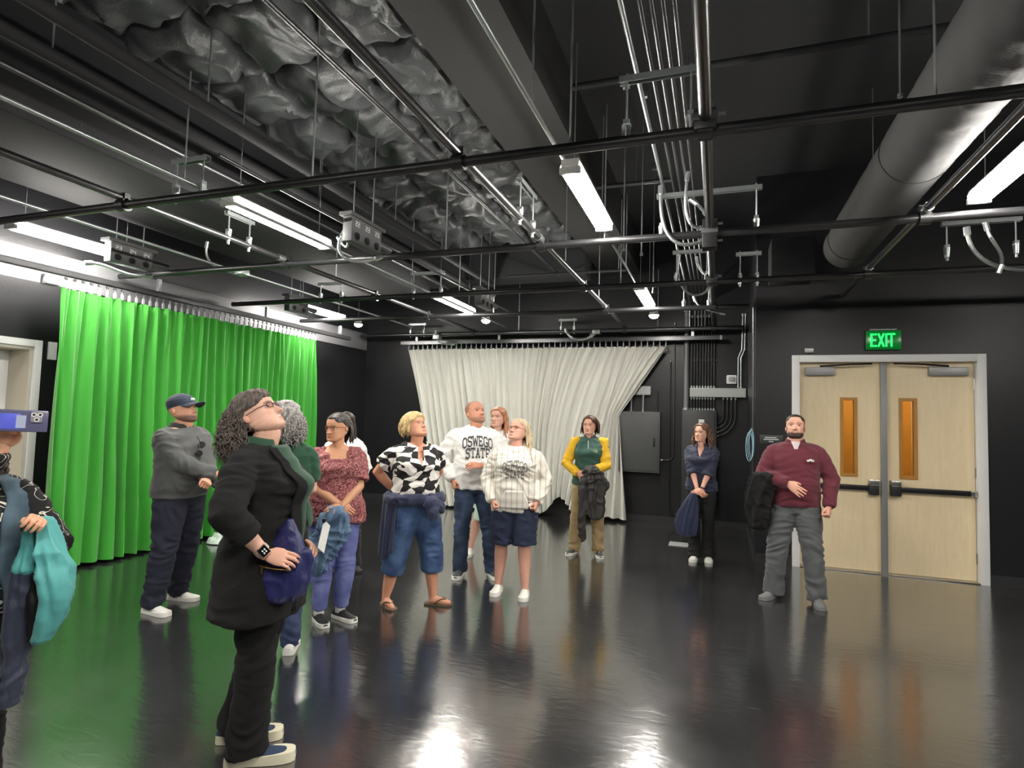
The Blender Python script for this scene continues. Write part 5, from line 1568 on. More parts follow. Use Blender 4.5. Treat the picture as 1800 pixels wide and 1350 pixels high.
# --- woman in the long black coat (foreground) ------------------------------
def woman_coat():
    P = Person('woman in a long black coat and glasses looking up in the foreground', (-2.06, 2.34), (.93, .26), 1.71, 'f', dict(w=1.12, d=1.15, belly=.04, bust=.03, hip=.0, leg=1.1, neck=1.2), skin=(226, 178, 156), lean=-.045)
    P.legs((-2.2, 2.37, .8, .5), (-2.02, 2.24, .82, .52))
    arm_ik(P, True, (.245, .125, .965), (1.5, -.4, -.3), 'relaxed', (-.02, .95, -.16), (.85, .1, .6))
    arm_ik(P, False, (.12, .12, .95), (1, -.5, -.3), 'relaxed', (-.4, .9, -.1), (.6, .1, .8))
    P.make_body((0, 32, 0), dict(w=1.05, jaw=.14, nose=1.05), brow=(92, 74, 64), lip=(196, 120, 112), voxel=.007, armr=1.15)
    M_COAT = cloth('black_coat', (13, 13, 14), .95, bump=.3, bscale=120, var=.2, sheen=.0)
    M_GPOLO = cloth('dark_green_polo', (22, 66, 44), .8)
    coat = P.top('coat', M_COAT, hem=.645, sleeve={1: .78, -1: .74}, infl=.026, sr=1.2, seed=8, wr=.008, flare=.03, neck=1.425)
    # green polo and blue jeans jacket showing in the open coat front
    def front(u, v):
        z = .86 + (1.43 - .86) * v
        w_, f, b_, cf = interp(P.tab, z)
        hw = .02 + .06 * v
        l = -hw + 2 * hw * u
        edge = (1 - (2 * u - 1) ** 2) * .012
        return FL(l, cf + f * max(0.15, 1 - (abs(l) / (w_ + .03)) ** 2.4) ** (1 / 2.4) + .032 + edge, z)
    po = P.link('polo_shirt', cloth_grid(front, 16, 30, .006).mesh('polo_shirt'), M_GPOLO)
    collar(P, M_GPOLO, z=1.415, r=.098, h=.055, gap=.5, parent=po)
    # lapels
    for sd in (-1,):
        def lap(u, v):
            z = .665 + .755 * v
            w_, f, b_, cf = interp(P.tab, max(z, .87))
            l = sd * (.02 + .06 * max(0, v - .3) / .7 + .055 * u * (.5 + .5 * math.sin(math.pi * v)) + .05 * (1 - v) * .3)
            return FL(l, cf + (f + .028 + .012 * (1 - v)) * max(.1, 1 - (abs(l) / (w_ + .045)) ** 2.4) ** (1 / 2.4) + .022 - .014 * u, z)
        P.link('coat_lapel', cloth_grid(lap, 8, 34, .008).mesh('coat_lapel'), M_COAT, coat)
    # rolled cuffs
    for sd, q in ((1, .56), (-1, .48)):
        S, E, W, *_ = P.arms[sd]
        a, b_ = E.lerp(W, q - .08), E.lerp(W, q + .08)
        mb = MB(); mb.tube([a, a.lerp(b_, .1), a.lerp(b_, .9), b_], [.058, .071, .069, .058], 20); P.link('coat_cuff', wrinkle(remesh(mb, .006, 3), .003, seed=3), M_COAT, coat)
    P.trousers('trousers', cloth('black_trousers', (12, 12, 13), .95, sheen=0), lw=1.05, ankle=.095, seed=14, wr=.007)
    P.shoes(M_BLUESHOE, M_CREAMSOLE, None, sole_h=.04, L=1.12)
    # curly shoulder-length hair
    st = P.strands(1000, lambda r: ((math.pi - abs(r.gauss(0, 1.0))) * r.choice((1, -1)), r.uniform(.3, .9)), FL(0, .02, 0), .19, r=.0024, wave=.009, wfreq=26, seed=4, spread=.045, push=.014, tmin=1.75)
    P.haircap(H_DARKGREY, lambda t: .70 - .12 * min(1, max(0, (t - .5) / .6)) - .42 * min(1, max(0, (t - 1.6) / .4)), th=.06, rough=.035, freq=10, seed=2, strands=st, top=.0)
    P.glasses(M_DKFRAME)
    # watch on the near wrist
    S, E, W, hk, hd, do = P.arms[-1]
    ax = (W - E).normalized(); c = W - ax * .03
    mb = MB(); mb.tube([c - ax * .011, c + ax * .011], .0325, 24); wb = P.link('watch', mb.mesh('watch'), mat('pale_strap', srgb(196, 184, 170), .5), angle=40)
    out = do.normalized(); out = (out - ax * out.dot(ax)).normalized(); sd_ = ax.cross(out)
    Mw = Matrix((( ax.x, sd_.x, out.x), (ax.y, sd_.y, out.y), (ax.z, sd_.z, out.z))).to_4x4(); Mw.translation = c + out * .03
    mb = MB(); mb.box((-.021, -.019, -.004), (.021, .019, .009), Mw); P.link('watch_case', mb.mesh('watch_case'), M_GUNMETAL, wb, smooth=False)
    mb = MB(); mb.box((-.018, -.016, .009), (.018, .016, .0105), Mw); P.link('watch_screen', mb.mesh('watch_screen'), mat('watch_glass', srgb(14, 14, 16), .08), wb, smooth=False)
    mb = MB()
    for (a_, b_) in ((-.006, -.006), (.006, -.006), (-.006, .005), (.007, .005)):
        mb.box((a_ - .004, b_ - .003, .0105), (a_ + .004, b_ + .003, .0112), Mw)
    P.link('watch_digits', mb.mesh('watch_digits'), M_PRINT, wb, smooth=False)
    # navy shoulder bag, zip and clasp
    bag = thing('shoulder_bag', 'navy blue leather bag held in front of the black coat', 'bag', tuple(P.M @ (FL(-.13, .33, .72) * P.k)))
    def put(name, mb, mt, parent, smooth=True, angle=50, vox=None, wr=0):
        me = remesh(mb, vox, 4) if vox else mb.mesh(name)
        if wr: wrinkle(me, wr, 14, 18, 4)
        me.transform(P.M @ Matrix.Scale(P.k, 4))
        return link(name, me, mt, parent, smooth, angle)
    M_BAG = mat('navy_leather', srgb(40, 42, 92), .38, bump=.25, bscale=60, var=.15, vscale=20)
    bx, by, BZ = -.15, .15, .075
    rg = []
    for z, hw, hd in ((.66, .02, .02), (.67, .075, .05), (.70, .115, .062), (.77, .145, .066), (.84, .15, .055), (.885, .14, .038), (.895, .11, .02)):
        ring = []
        for k in range(26):
            a = 2 * math.pi * k / 26
            ring.append(FL(bx + hd * math.sin(a), by + hw * math.cos(a), z + BZ + .012 * math.cos(2 * a) * (z > .86)))
        rg.append(ring)
    body = put('bag_body', MB().rings(rg), M_BAG, bag, vox=.007, wr=.006)
    put('zip', MB().tube([FL(bx - .068, by - .07, .835 + BZ), FL(bx - .071, by, .825 + BZ), FL(bx - .066, by + .07, .82 + BZ)], .003, 6), M_GOLD, body)
    put('zip_pull', MB().tube([FL(bx - .074, by - .05, .835 + BZ), FL(bx - .076, by - .05, .80 + BZ)], .005, 6), M_GOLD, body)
    put('clasp', MB().box(FL(bx - .082, by - .055, .90 + BZ), FL(bx - .062, by - .03, .865 + BZ)[:] and tuple(FL(bx - .06, by - .03, .865 + BZ))), M_GOLD, bag, smooth=False)
    put('bag_flap', MB().rings([[FL(bx + hd * math.sin(a), by + .03 + hw * math.cos(a), z + BZ) for a in [2 * math.pi * k / 18 for k in range(18)]] for z, hw, hd in ((.86, .1, .05), (.93, .07, .035), (1.0, .035, .02), (1.03, .015, .012))]), M_BAG, bag, vox=.007, wr=.004)
    put('strap', MB().tube([FL(bx - .04, by - .14, .88 + BZ), FL(bx - .08, by - .19, .93 + BZ), FL(bx - .09, by - .23, 1.0 + BZ)], .006, 8), M_BAG, bag)
    put('strap_ring', MB().tube([FL(bx - .05 + .0, by - .15 + .014 * math.cos(a), .895 + BZ + .014 * math.sin(a)) for a in [2 * math.pi * k / 12 for k in range(13)]], .0025, 6, caps=False), M_GUNMETAL, bag)
    # name badge on a cord at her front
    bd = thing('name_badge', 'white name badge hanging at the far front edge of the black coat', 'badge', tuple(P.M @ (FL(.12, .3, .98) * P.k)))
    mb = MB(); mb.box((-.045, -.002, -.07), (.045, .002, .07), Matrix.Translation(FL(.1, .25, .98)) @ Matrix.Rotation(.5, 4, 'Y'))
    put('card', mb, M_PRINT, bd, False)
    put('clip', MB().box(tuple(FL(.08, .256, 1.05)), tuple(FL(.1, .246, 1.07))), M_GUNMETAL, bd, False)
woman_coat()

# --- grey curly-haired woman, mostly hidden behind the coat ------------------
def woman_grey():
    P = Person('grey curly-haired woman half hidden behind the woman in the black coat', (-2.77, 3.28), (-.5, .85), 1.66, 'f', dict(w=1.1, d=1.1, bust=.02), skin=(222, 176, 156))
    P.legs((-2.85, 3.22, -.5, .85), (-2.69, 3.34, -.5, .85))
    arm_ik(P, True, (.0, .22, 1.0), (1, -.3, -.5)); arm_ik(P, False, (.0, .22, 1.0), (1, -.3, -.5))
    P.make_body((10, 8, 0), dict(w=1.0), eyes=True)
    M_ = cloth('green_knit', (30, 74, 52)); P.top('polo_shirt', M_, hem=.86, sleeve=.35, infl=.016, seed=33)
    collar(P, M_)
    P.trousers('trousers', denim('mid_denim_a', (48, 60, 92), (80, 92, 128)), seed=5)
    P.shoes(M_WHITESHOE, M_WHITESOLE, M_LACE)
    st = P.strands(600, lambda r: ((math.pi - abs(r.gauss(0, 1.2))) * r.choice((1, -1)), r.uniform(.4, .9)), FL(0, -.01, 0), .14, r=.0028, wave=.010, wfreq=24, seed=9, spread=.04, push=.03)
    P.haircap(H_GREY, lambda t: .72 - .5 * min(1, max(0, (t - .8) / .9)), th=.1, rough=.05, freq=8, seed=5, strands=st)
woman_grey()

def floral(name, base, c2, c3, scale=22):
    mt = bpy.data.materials.new(name); mt.use_nodes = True
    nt = mt.node_tree; bs = nt.nodes['Principled BSDF']; tc = nt.nodes.new('ShaderNodeTexCoord')
    n = nt.nodes.new('ShaderNodeTexNoise'); n.inputs['Scale'].default_value = scale; n.inputs['Detail'].default_value = 3; n.inputs['Distortion'].default_value = 3.5
    nt.links.new(tc.outputs['Object'], n.inputs['Vector'])
    cr = nt.nodes.new('ShaderNodeValToRGB'); cr.color_ramp.interpolation = 'CONSTANT'
    e = cr.color_ramp.elements; e[0].position = 0; e[0].color = srgb(*c2); e[1].position = .43; e[1].color = srgb(*base)
    e2 = e.new(.56); e2.color = srgb(*c3); e3 = e.new(.62); e3.color = srgb(*base)
    nt.links.new(n.outputs['Fac'], cr.inputs['Fac']); nt.links.new(cr.outputs['Color'], bs.inputs['Base Color']); bs.inputs['Roughness'].default_value = .85
    return mt

# --- woman in the maroon floral blouse ---------------------------------------
def woman_maroon():
    P = Person('woman in a maroon floral blouse holding a blue denim jacket', (-2.83, 3.97), (.66, -.72), 1.60, 'f', dict(w=1.12, d=1.12, belly=.03, bust=.025, hip=.01, leg=1.12), skin=(204, 152, 120))
    P.legs((-2.78, 4.02, .9, -.25), (-2.88, 3.89, .8, -.6))
    arm_ik(P, True, (-.005, .2, .965), (1, -.35, -.5), 'relaxed', (-.75, .45, -.5), (.35, .85, .35))
    arm_ik(P, False, (.02, .225, .955), (1, -.35, -.5), 'relaxed', (-.85, .4, -.3), (.2, .85, .4))
    P.make_body((-52, -4, 0), dict(w=1.05, jaw=.08, nose=.95), brow=(60, 48, 42), lip=(170, 92, 84), voxel=.008, armr=1.1)
    tp = P.top('blouse', floral('maroon_floral', (136, 70, 76), (84, 36, 44), (198, 150, 142), 26), hem=.80, sleeve=.42, infl=.022, sr=1.15, seed=11, wr=.007, neck=1.385, flare=.02, vneck=(1.325, .075, True), voxel=.008)
    P.trousers('jeans', denim('periwinkle_denim', (86, 94, 150), (124, 132, 184)), length=.93, lw=1.0, ankle=.055, seed=12)
    P.shoes(M_BLACKSHOE, M_WHITESOLE, M_BLACKSHOE, sock=M_LACE)
    st = P.strands(26, lambda r: ((math.pi - abs(r.gauss(0, .5))) * r.choice((1, -1)), r.uniform(.45, .7)), FL(0, 0, 0), .14, r=.012, seed=3, spread=.02)
    P.haircap(H_BLACKGREY, lambda t: .80 - .14 * min(1, max(0, (t - .4) / .5)) - .36 * min(1, max(0, (t - 1.3) / .7)), th=.035, rough=.01, freq=10, strands=st)
    P.glasses(M_REDFRAME)
    mb = drape([(-.02, .215, .965, .05, .045, 0), (-.03, .23, .90, .10, .055, .2), (-.05, .235, .80, .13, .06, .2), (-.075, .225, .70, .13, .06, .1), (-.10, .215, .58, .10, .05, .1), (-.13, .21, .46, .065, .035, 0), (-.14, .21, .42, .03, .02, 0)], folds=9, seed=2, amp=.3)
    me = remesh(mb, .007, 1); wrinkle(me, .014, 9, 12, 3)
    P.world('denim_jacket', me, denim('light_denim', (72, 96, 124), (112, 140, 168)), 'light blue denim jacket hanging from the hands of the maroon-bloused woman', 'jacket')
woman_maroon()

# --- dark-haired woman in white behind her -----------------------------------
def woman_white_back():
    P = Person('long dark-haired woman in a white top behind the maroon-bloused woman', (-3.62, 5.2), (.75, -.5), 1.61, 'f', dict(w=.95), skin=(222, 178, 158))
    P.legs((-3.5, 5.28, .7, -.6), (-3.7, 5.16, .7, -.6))
    arm_ik(P, True, (.06, .2, .98), (1, -.3, -.5)); arm_ik(P, False, (.06, .2, .98), (1, -.3, -.5))
    P.make_body((-35, 5, 0), dict(w=1.0), brow=(50, 38, 34))
    P.top('blouse', cloth('white_blouse', (226, 226, 224)), hem=.86, sleeve=.9, infl=.016, seed=21)
    P.trousers('trousers', cloth('black_slacks', (28, 28, 30)), seed=6)
    P.shoes(M_BLACKSHOE, M_BLACKSHOE)
    st = P.strands(70, lambda r: ((math.pi - abs(r.gauss(0, .85))) * r.choice((1, -1)), r.uniform(.45, .85)), FL(0, -.02, 0), .36, r=.011, wave=.004, wfreq=9, seed=12, spread=.03)
    P.haircap(H_DARK, lambda t: .80 - .2 * min(1, max(0, (t - .5) / .6)) - .4 * min(1, max(0, (t - 1.2) / .6)), th=.045, rough=.008, strands=st)
woman_white_back()

def leafprint(name):
    mt = bpy.data.materials.new(name); mt.use_nodes = True
    nt = mt.node_tree; bs = nt.nodes['Principled BSDF']; tc = nt.nodes.new('ShaderNodeTexCoord')
    mp = nt.nodes.new('ShaderNodeMapping'); mp.inputs['Rotation'].default_value = (.3, .7, .2); mp.inputs['Scale'].default_value = (1.0, 1.0, 1.5)
    nt.links.new(tc.outputs['Object'], mp.inputs[0])
    nz = nt.nodes.new('ShaderNodeTexNoise'); nz.inputs['Scale'].default_value = 4.5; nt.links.new(mp.outputs[0], nz.inputs['Vector'])
    ad = nt.nodes.new('ShaderNodeVectorMath'); ad.operation = 'MULTIPLY_ADD'; ad.inputs[1].default_value = (.34, .34, .34); nt.links.new(nz.outputs['Color'], ad.inputs[0]); nt.links.new(mp.outputs[0], ad.inputs[2])
    sn = []
    for vec in ((24.0, 4.0, 24.0), (21.0, 3.0, -26.0)):
        dt = nt.nodes.new('ShaderNodeVectorMath'); dt.operation = 'DOT_PRODUCT'; dt.inputs[1].default_value = vec; nt.links.new(ad.outputs[0], dt.inputs[0])
        s1 = nt.nodes.new('ShaderNodeMath'); s1.operation = 'SINE'; nt.links.new(dt.outputs['Value'], s1.inputs[0]); sn.append(s1)
    pr = nt.nodes.new('ShaderNodeMath'); pr.operation = 'MULTIPLY'; nt.links.new(sn[0].outputs[0], pr.inputs[0]); nt.links.new(sn[1].outputs[0], pr.inputs[1])
    ml = nt.nodes.new('ShaderNodeMath'); ml.operation = 'GREATER_THAN'; ml.inputs[1].default_value = -.005; nt.links.new(pr.outputs[0], ml.inputs[0])
    mx = nt.nodes.new('ShaderNodeMix'); mx.data_type = 'RGBA'; mx.inputs['A'].default_value = srgb(232, 228, 222); mx.inputs['B'].default_value = srgb(26, 25, 27)
    nt.links.new(ml.outputs[0], mx.inputs['Factor']); nt.links.new(mx.outputs['Result'], bs.inputs['Base Color']); bs.inputs['Roughness'].default_value = .75
    return mt

# --- blonde woman in the black and white blouse -------------------------------
def woman_blonde():
    P = Person('short-haired blonde woman in a black and white leaf-print blouse', (-2.42, 4.5), (.62, -.62), 1.62, 'f', dict(w=1.15, d=1.2, belly=.045, bust=.02, hip=.015, leg=1.22, neck=1.1), skin=(216, 156, 128))
    P.legs((-2.28, 4.62, .92, .25), (-2.62, 4.43, .75, -.55))
    arm_ik(P, True, (.13, -.16, .98), (1, -.5, .1), 'relaxed', (-.9, -.2, -.3), (.2, -.9, .2))
    arm_ik(P, False, (.10, -.17, .98), (1, -.5, .1), 'relaxed', (-.9, -.2, -.3), (.2, -.9, .2))
    P.make_body((28, 24, 0), dict(w=1.05, jaw=.1), brow=(150, 112, 80), lip=(190, 110, 100), barelegs=True, feet=True, voxel=.0075, armr=1.25)
    tp = P.top('blouse', leafprint('leaf_print'), hem=.90, sleeve=.30, infl=.02, sr=1.25, seed=41, wr=.006, neck=1.395, vneck=(1.235, .07, False), voxel=.008)
    for sd in (1, -1):
        def lap(u, v):
            a = .25 + 1.5 * v
            r = .09 + .045 * u
            return FL(sd * r * math.sin(a), -.01 + r * math.cos(a) * 1.15 + .025 * (1 - v), 1.405 + .045 * v - .025 * u - .09 * (1 - v) * u)
        P.link('collar', cloth_grid(lap, 5, 14, .006).mesh('collar'), leafprint('leaf_print_collar') if sd > 0 else bpy.data.materials['leaf_print_collar'], tp)
    P.trousers('capri_jeans', denim('blue_denim_capri', (44, 66, 104), (82, 110, 152)), length=.70, lw=1.1, ankle=.075, seed=42, flare=.008)
    # flip-flops
    for sd in (1, -1):
        A, d = P.ank[sd], P.toe[sd]; side = Vector((-d.y, d.x, 0)); base = Vector((A.x, A.y, 0))
        pr = [(-.07, .026), (-.05, .034), (0, .034), (.06, .04), (.12, .046), (.16, .04), (.18, .022)]
        poly = [(x, w_) for x, w_ in pr] + [(x, -w_) for x, w_ in reversed(pr)]
        mb = MB(); mb.rings([[base + d * x + side * y + FL(0, 0, z) for x, y in poly] for z in (.002, .018)])
        so = P.link('flip_flop', mb.mesh('flip_flop'), mat('brown_sandal', srgb(110, 92, 72), .6), angle=40)
        mb = MB()
        for q in (1, -1):
            mb.tube(bez(base + d * .125 + FL(0, 0, .045), base + d * .11 + side * q * .02 + FL(0, 0, .07), base + d * .06 + side * q * .045 + FL(0, 0, .065), base + d * .03 + side * q * .037 + FL(0, 0, .018), 8), .006, 7)
        P.link('thong', mb.mesh('thong'), mat('brown_sandal_strap', srgb(104, 84, 66), .55), so)
    # navy jacket knotted round the waist
    M_NJ = cloth('navy_jacket', (48, 54, 82), .8)
    mb = MB()
    rg = []
    for z, e in ((.90, .03), (.925, .05), (.965, .055), (1.0, .04)):
        w_, f, b_, cf = interp(P.tab, z); rg.append(oval(z, w_ + e, f + e, b_ + e, 0, cf, 36))
    mb.rings(rg)
    mb.tube([FL(.02, .24, .955), FL(.07, .255, .94), FL(.12, .235, .90)], [.05, .055, .04], 14)
    mb.tube([FL(.06, .25, .94), FL(.09, .26, .86), FL(.10, .25, .79)], [.045, .05, .035], 14)
    mb.tube([FL(.10, .24, .94), FL(.17, .20, .89), FL(.20, .17, .85)], [.04, .045, .03], 14)
    me = remesh(mb, .008, 3); wrinkle(me, .008, 12, 18, 7)
    tj = P.link('tied_jacket', me, M_NJ)
    mb = MB()
    def tail(u, v):
        a = .8 + 1.7 * u          # round the right hip to the back
        z = .98 - .56 * (1 - v) * (1 - .5 * abs(u - .35))
        w_, f, b_, cf = interp(P.tab, max(.86, z))
        e = .05 + .012 * (1 - v) + .014 * math.sin(u * 26 + 3 * v) * (1 - .6 * v)
        return FL(-(w_ + e) * math.sin(a), cf + ((f if math.cos(a) > 0 else b_) + e) * math.cos(a), z)
    P.link('jacket_tail', cloth_grid(tail, 44, 22, .008).mesh('jacket_tail'), M_NJ, tj)
    # hair: rounded bob
    st = P.strands(50, lambda r: ((math.pi - abs(r.gauss(0, 1.15))) * r.choice((1, -1)), r.uniform(.45, .9)), FL(0, .0, 0), .055, r=.011, seed=5, spread=.008, push=.006)
    P.haircap(H_BLONDE, lambda t: .74 - .14 * min(1, max(0, (t - .35) / .5)) - .34 * min(1, max(0, (t - 1.15) / .6)), th=.095, rough=.018, freq=7, seed=6, strands=st, top=.02)
woman_blonde()

# --- tall man in the white long-sleeved shirt ---------------------------------
M_LETTER = mat('charcoal_print', srgb(66, 68, 72), .7)
def man_white():
    P = Person('tall bald man in a white long-sleeved varsity-lettered shirt', (-2.34, 5.61), (.5, -.85), 1.77, 'm', dict(w=1.08, d=1.1, belly=.045, leg=1.05, neck=1.12), skin=(210, 150, 124), lean=-.02)
    P.legs((-2.15, 5.68, .6, -.75), (-2.45, 5.56, .2, -.95))
    arm_ik(P, True, (.22, .05, .93), (1, -.5, .1), 'fist', (-.2, .3, -.9), (1, .2, 0))
    arm_ik(P, False, (.03, .27, 1.085), (1, -.4, -.6), 'relaxed', (-.95, .25, .05), (.1, .6, .8))
    P.make_body((26, 17, 0), dict(w=1.0, jaw=.1), brow=(130, 96, 78), lip=(176, 106, 94), beard=(168, 122, 102), voxel=.009)
    tp = P.top('long_sleeved_shirt', cloth('white_jersey', (232, 231, 228), .85, bump=.2), hem=.84, infl=.02, sr=1.12, seed=51, wr=.009, neck=1.44)
    lettering(P, tp, 'OSWEGO', 1.265, .085, M_LETTER, arch=.03, wscale=.52, th=.2)
    lettering(P, tp, 'STATE', 1.155, .085, M_LETTER, arch=.015, wscale=.52, th=.2)
    P.trousers('jeans', denim('dark_denim', (30, 42, 64), (62, 80, 108)), lw=.98, ankle=.072, seed=52)
    P.shoes(M_DARKGREYSHOE, M_WHITESOLE, M_DARKGREYSHOE)
    P.haircap(H_STUB, lambda t: .86 - .4 * min(1, max(0, (t - 1.1) / .5)), th=.006, rough=.002)
man_white()

# --- reddish-blonde woman behind him ------------------------------------------
def woman_mint():
    P = Person('reddish-blonde woman in a mint skirt peeking between the two lettered shirts', (-2.42, 6.45), (.25, -.95), 1.72, 'f', dict(w=.98), skin=(228, 178, 158))
    P.legs((-2.42, 6.47, .2, -.95), (-2.72, 6.45, .2, -.95))
    arm_ik(P, True, (.06, .2, .98), (1, -.3, -.5)); arm_ik(P, False, (.06, .2, .98), (1, -.3, -.5))
    P.make_body((-22, 5, 0), dict(w=1.0), brow=(150, 100, 76), barelegs=True)
    P.top('blouse', cloth('white_blouse', (226, 226, 224)), hem=.9, sleeve=.9, infl=.016, seed=61)
    mb = MB(); rg = []
    for z, e in ((.42, .06), (.55, .055), (.7, .04), (.85, .022), (.98, .015)):
        w_, f, b_, cf = interp(P.tab, max(.86, z)); rg.append(oval(z, w_ + e, f + e, b_ + e, 0, cf, 36))
    mb.rings(rg); P.link('skirt', wrinkle(remesh(mb, .01, 3), .008, 16, 3, 4), cloth('mint_skirt', (196, 224, 204)))
    P.shoes(M_WHITESHOE, M_WHITESOLE, M_LACE)
    st = P.strands(80, lambda r: ((math.pi - abs(r.gauss(0, .95))) * r.choice((1, -1)), r.uniform(.4, .85)), FL(0, .03, 0), .30, r=.011, wave=.005, wfreq=10, seed=15, spread=.03)
    P.haircap(H_RED, lambda t: .80 - .2 * min(1, max(0, (t - .5) / .6)) - .4 * min(1, max(0, (t - 1.2) / .6)), th=.05, rough=.01, strands=st)
woman_mint()

def stripes(name):
    mt = bpy.data.materials.new(name); mt.use_nodes = True
    nt = mt.node_tree; bs = nt.nodes['Principled BSDF']; tc = nt.nodes.new('ShaderNodeTexCoord'); sp = nt.nodes.new('ShaderNodeSeparateXYZ')
    nt.links.new(tc.outputs['Object'], sp.inputs[0])
    m1 = nt.nodes.new('ShaderNodeMath'); m1.operation = 'MULTIPLY'; m1.inputs[1].default_value = 1 / .05; nt.links.new(sp.outputs[0], m1.inputs[0])
    m2 = nt.nodes.new('ShaderNodeMath'); m2.operation = 'FRACT'; nt.links.new(m1.outputs[0], m2.inputs[0])
    m3 = nt.nodes.new('ShaderNodeMath'); m3.operation = 'COMPARE'; m3.inputs[1].default_value = .5; m3.inputs[2].default_value = .1; nt.links.new(m2.outputs[0], m3.inputs[0])
    mx = nt.nodes.new('ShaderNodeMix'); mx.data_type = 'RGBA'; mx.inputs['A'].default_value = srgb(230, 224, 212); mx.inputs['B'].default_value = srgb(192, 188, 184)
    nt.links.new(m3.outputs[0], mx.inputs['Factor']); nt.links.new(mx.outputs['Result'], bs.inputs['Base Color']); bs.inputs['Roughness'].default_value = .9
    n = nt.nodes.new('ShaderNodeTexNoise'); n.inputs['Scale'].default_value = 120; nt.links.new(tc.outputs['Object'], n.inputs['Vector'])
    bp = nt.nodes.new('ShaderNodeBump'); bp.inputs['Strength'].default_value = .4; bp.inputs['Distance'].default_value = .004; nt.links.new(n.outputs['Fac'], bp.inputs['Height']); nt.links.new(bp.outputs['Normal'], bs.inputs['Normal'])
    return mt

# --- woman in the striped hoodie ----------------------------------------------
def woman_hoodie():
    P = Person('long-haired blonde woman in a cream pinstriped hoodie and navy shorts', (-1.75, 5.18), (.26, -.96), 1.60, 'f', dict(w=1.12, d=1.15, belly=.045, bust=.03, leg=1.12, neck=1.1), skin=(220, 166, 146))
    P.legs((-1.63, 5.16, .2, -.97), (-1.9, 5.2, .1, -.99))
    arm_ik(P, True, (.215, .09, .90), (1, -.9, .1), 'fist', (-.25, .5, -.8), (1, .1, .1))
    arm_ik(P, False, (.215, .09, .90), (1, -.9, .1), 'fist', (-.25, .5, -.8), (1, .1, .1))
    P.make_body((-34, 18, 0), dict(w=1.05, jaw=.1), brow=(170, 130, 104), lip=(196, 118, 110), barelegs=True, voxel=.008)
    M_ST = stripes('pinstripe_fleece')
    tp = P.top('hoodie', M_ST, hem=.80, infl=.028, sr=1.15, seed=71, wr=.009, neck=1.42)
    lettering(P, tp, 'OSWEGO', 1.225, .07, mat('grey_print', srgb(120, 118, 116), .7), arch=.03, wscale=.52, th=.2)
    lettering(P, tp, 'STATE', 1.14, .065, MATS['grey_print'], arch=.012, wscale=.52, th=.2)
    # hood rolled behind the neck, kangaroo pocket
    mb = MB(); mb.tube([FL(.09 * math.sin(a), -.02 + .105 * math.cos(a), 1.425 - .055 * math.cos(a)) for a in [2 * math.pi * k / 28 for k in range(29)]], .03, 12, caps=False)
    P.link('hood', wrinkle(remesh(mb, .008, 3), .005, seed=8), M_ST, tp)
    def pock(u, v):
        z = .845 + .17 * v; hw = .135 - .05 * max(0, v - .35) / .65
        l = -hw + 2 * hw * u; w_, f, b_, cf = interp(P.tab, z)
        return FL(l, cf + (f + .032) * max(.1, 1 - (abs(l) / (w_ + .034)) ** 2.4) ** (1 / 2.4) + .016, z)
    P.link('pocket', cloth_grid(pock, 18, 10, .008).mesh('pocket'), M_ST, tp)
    P.trousers('shorts', cloth('navy_shorts', (28, 36, 60), sheen=0), length=.47, lw=1.22, seed=72, flare=.02, wr=.006)
    P.shoes(M_WHITESHOE, M_WHITESOLE, M_LACE, sole_h=.035)
    def fr(r): return ((math.pi - abs(r.gauss(0, .95))) * r.choice((1, -1)), r.uniform(.45, .9))
    st = P.strands(70, fr, FL(.02, -.02, 0), .36, r=.011, wave=.004, wfreq=8, seed=17, spread=.03)
    st += P.strands(26, lambda r: (r.uniform(1.5, 2.4), r.uniform(.5, .85)), FL(.02, .16, 0), .42, r=.012, wave=.005, wfreq=9, seed=18, spread=.025)
    P.haircap(H_PALEBLONDE, lambda t: .84 - .2 * min(1, max(0, (t - .35) / .5)) - .42 * min(1, max(0, (t - 1.2) / .6)), th=.035, rough=.008, strands=st)
    P.glasses(M_REDFRAME)
woman_hoodie()

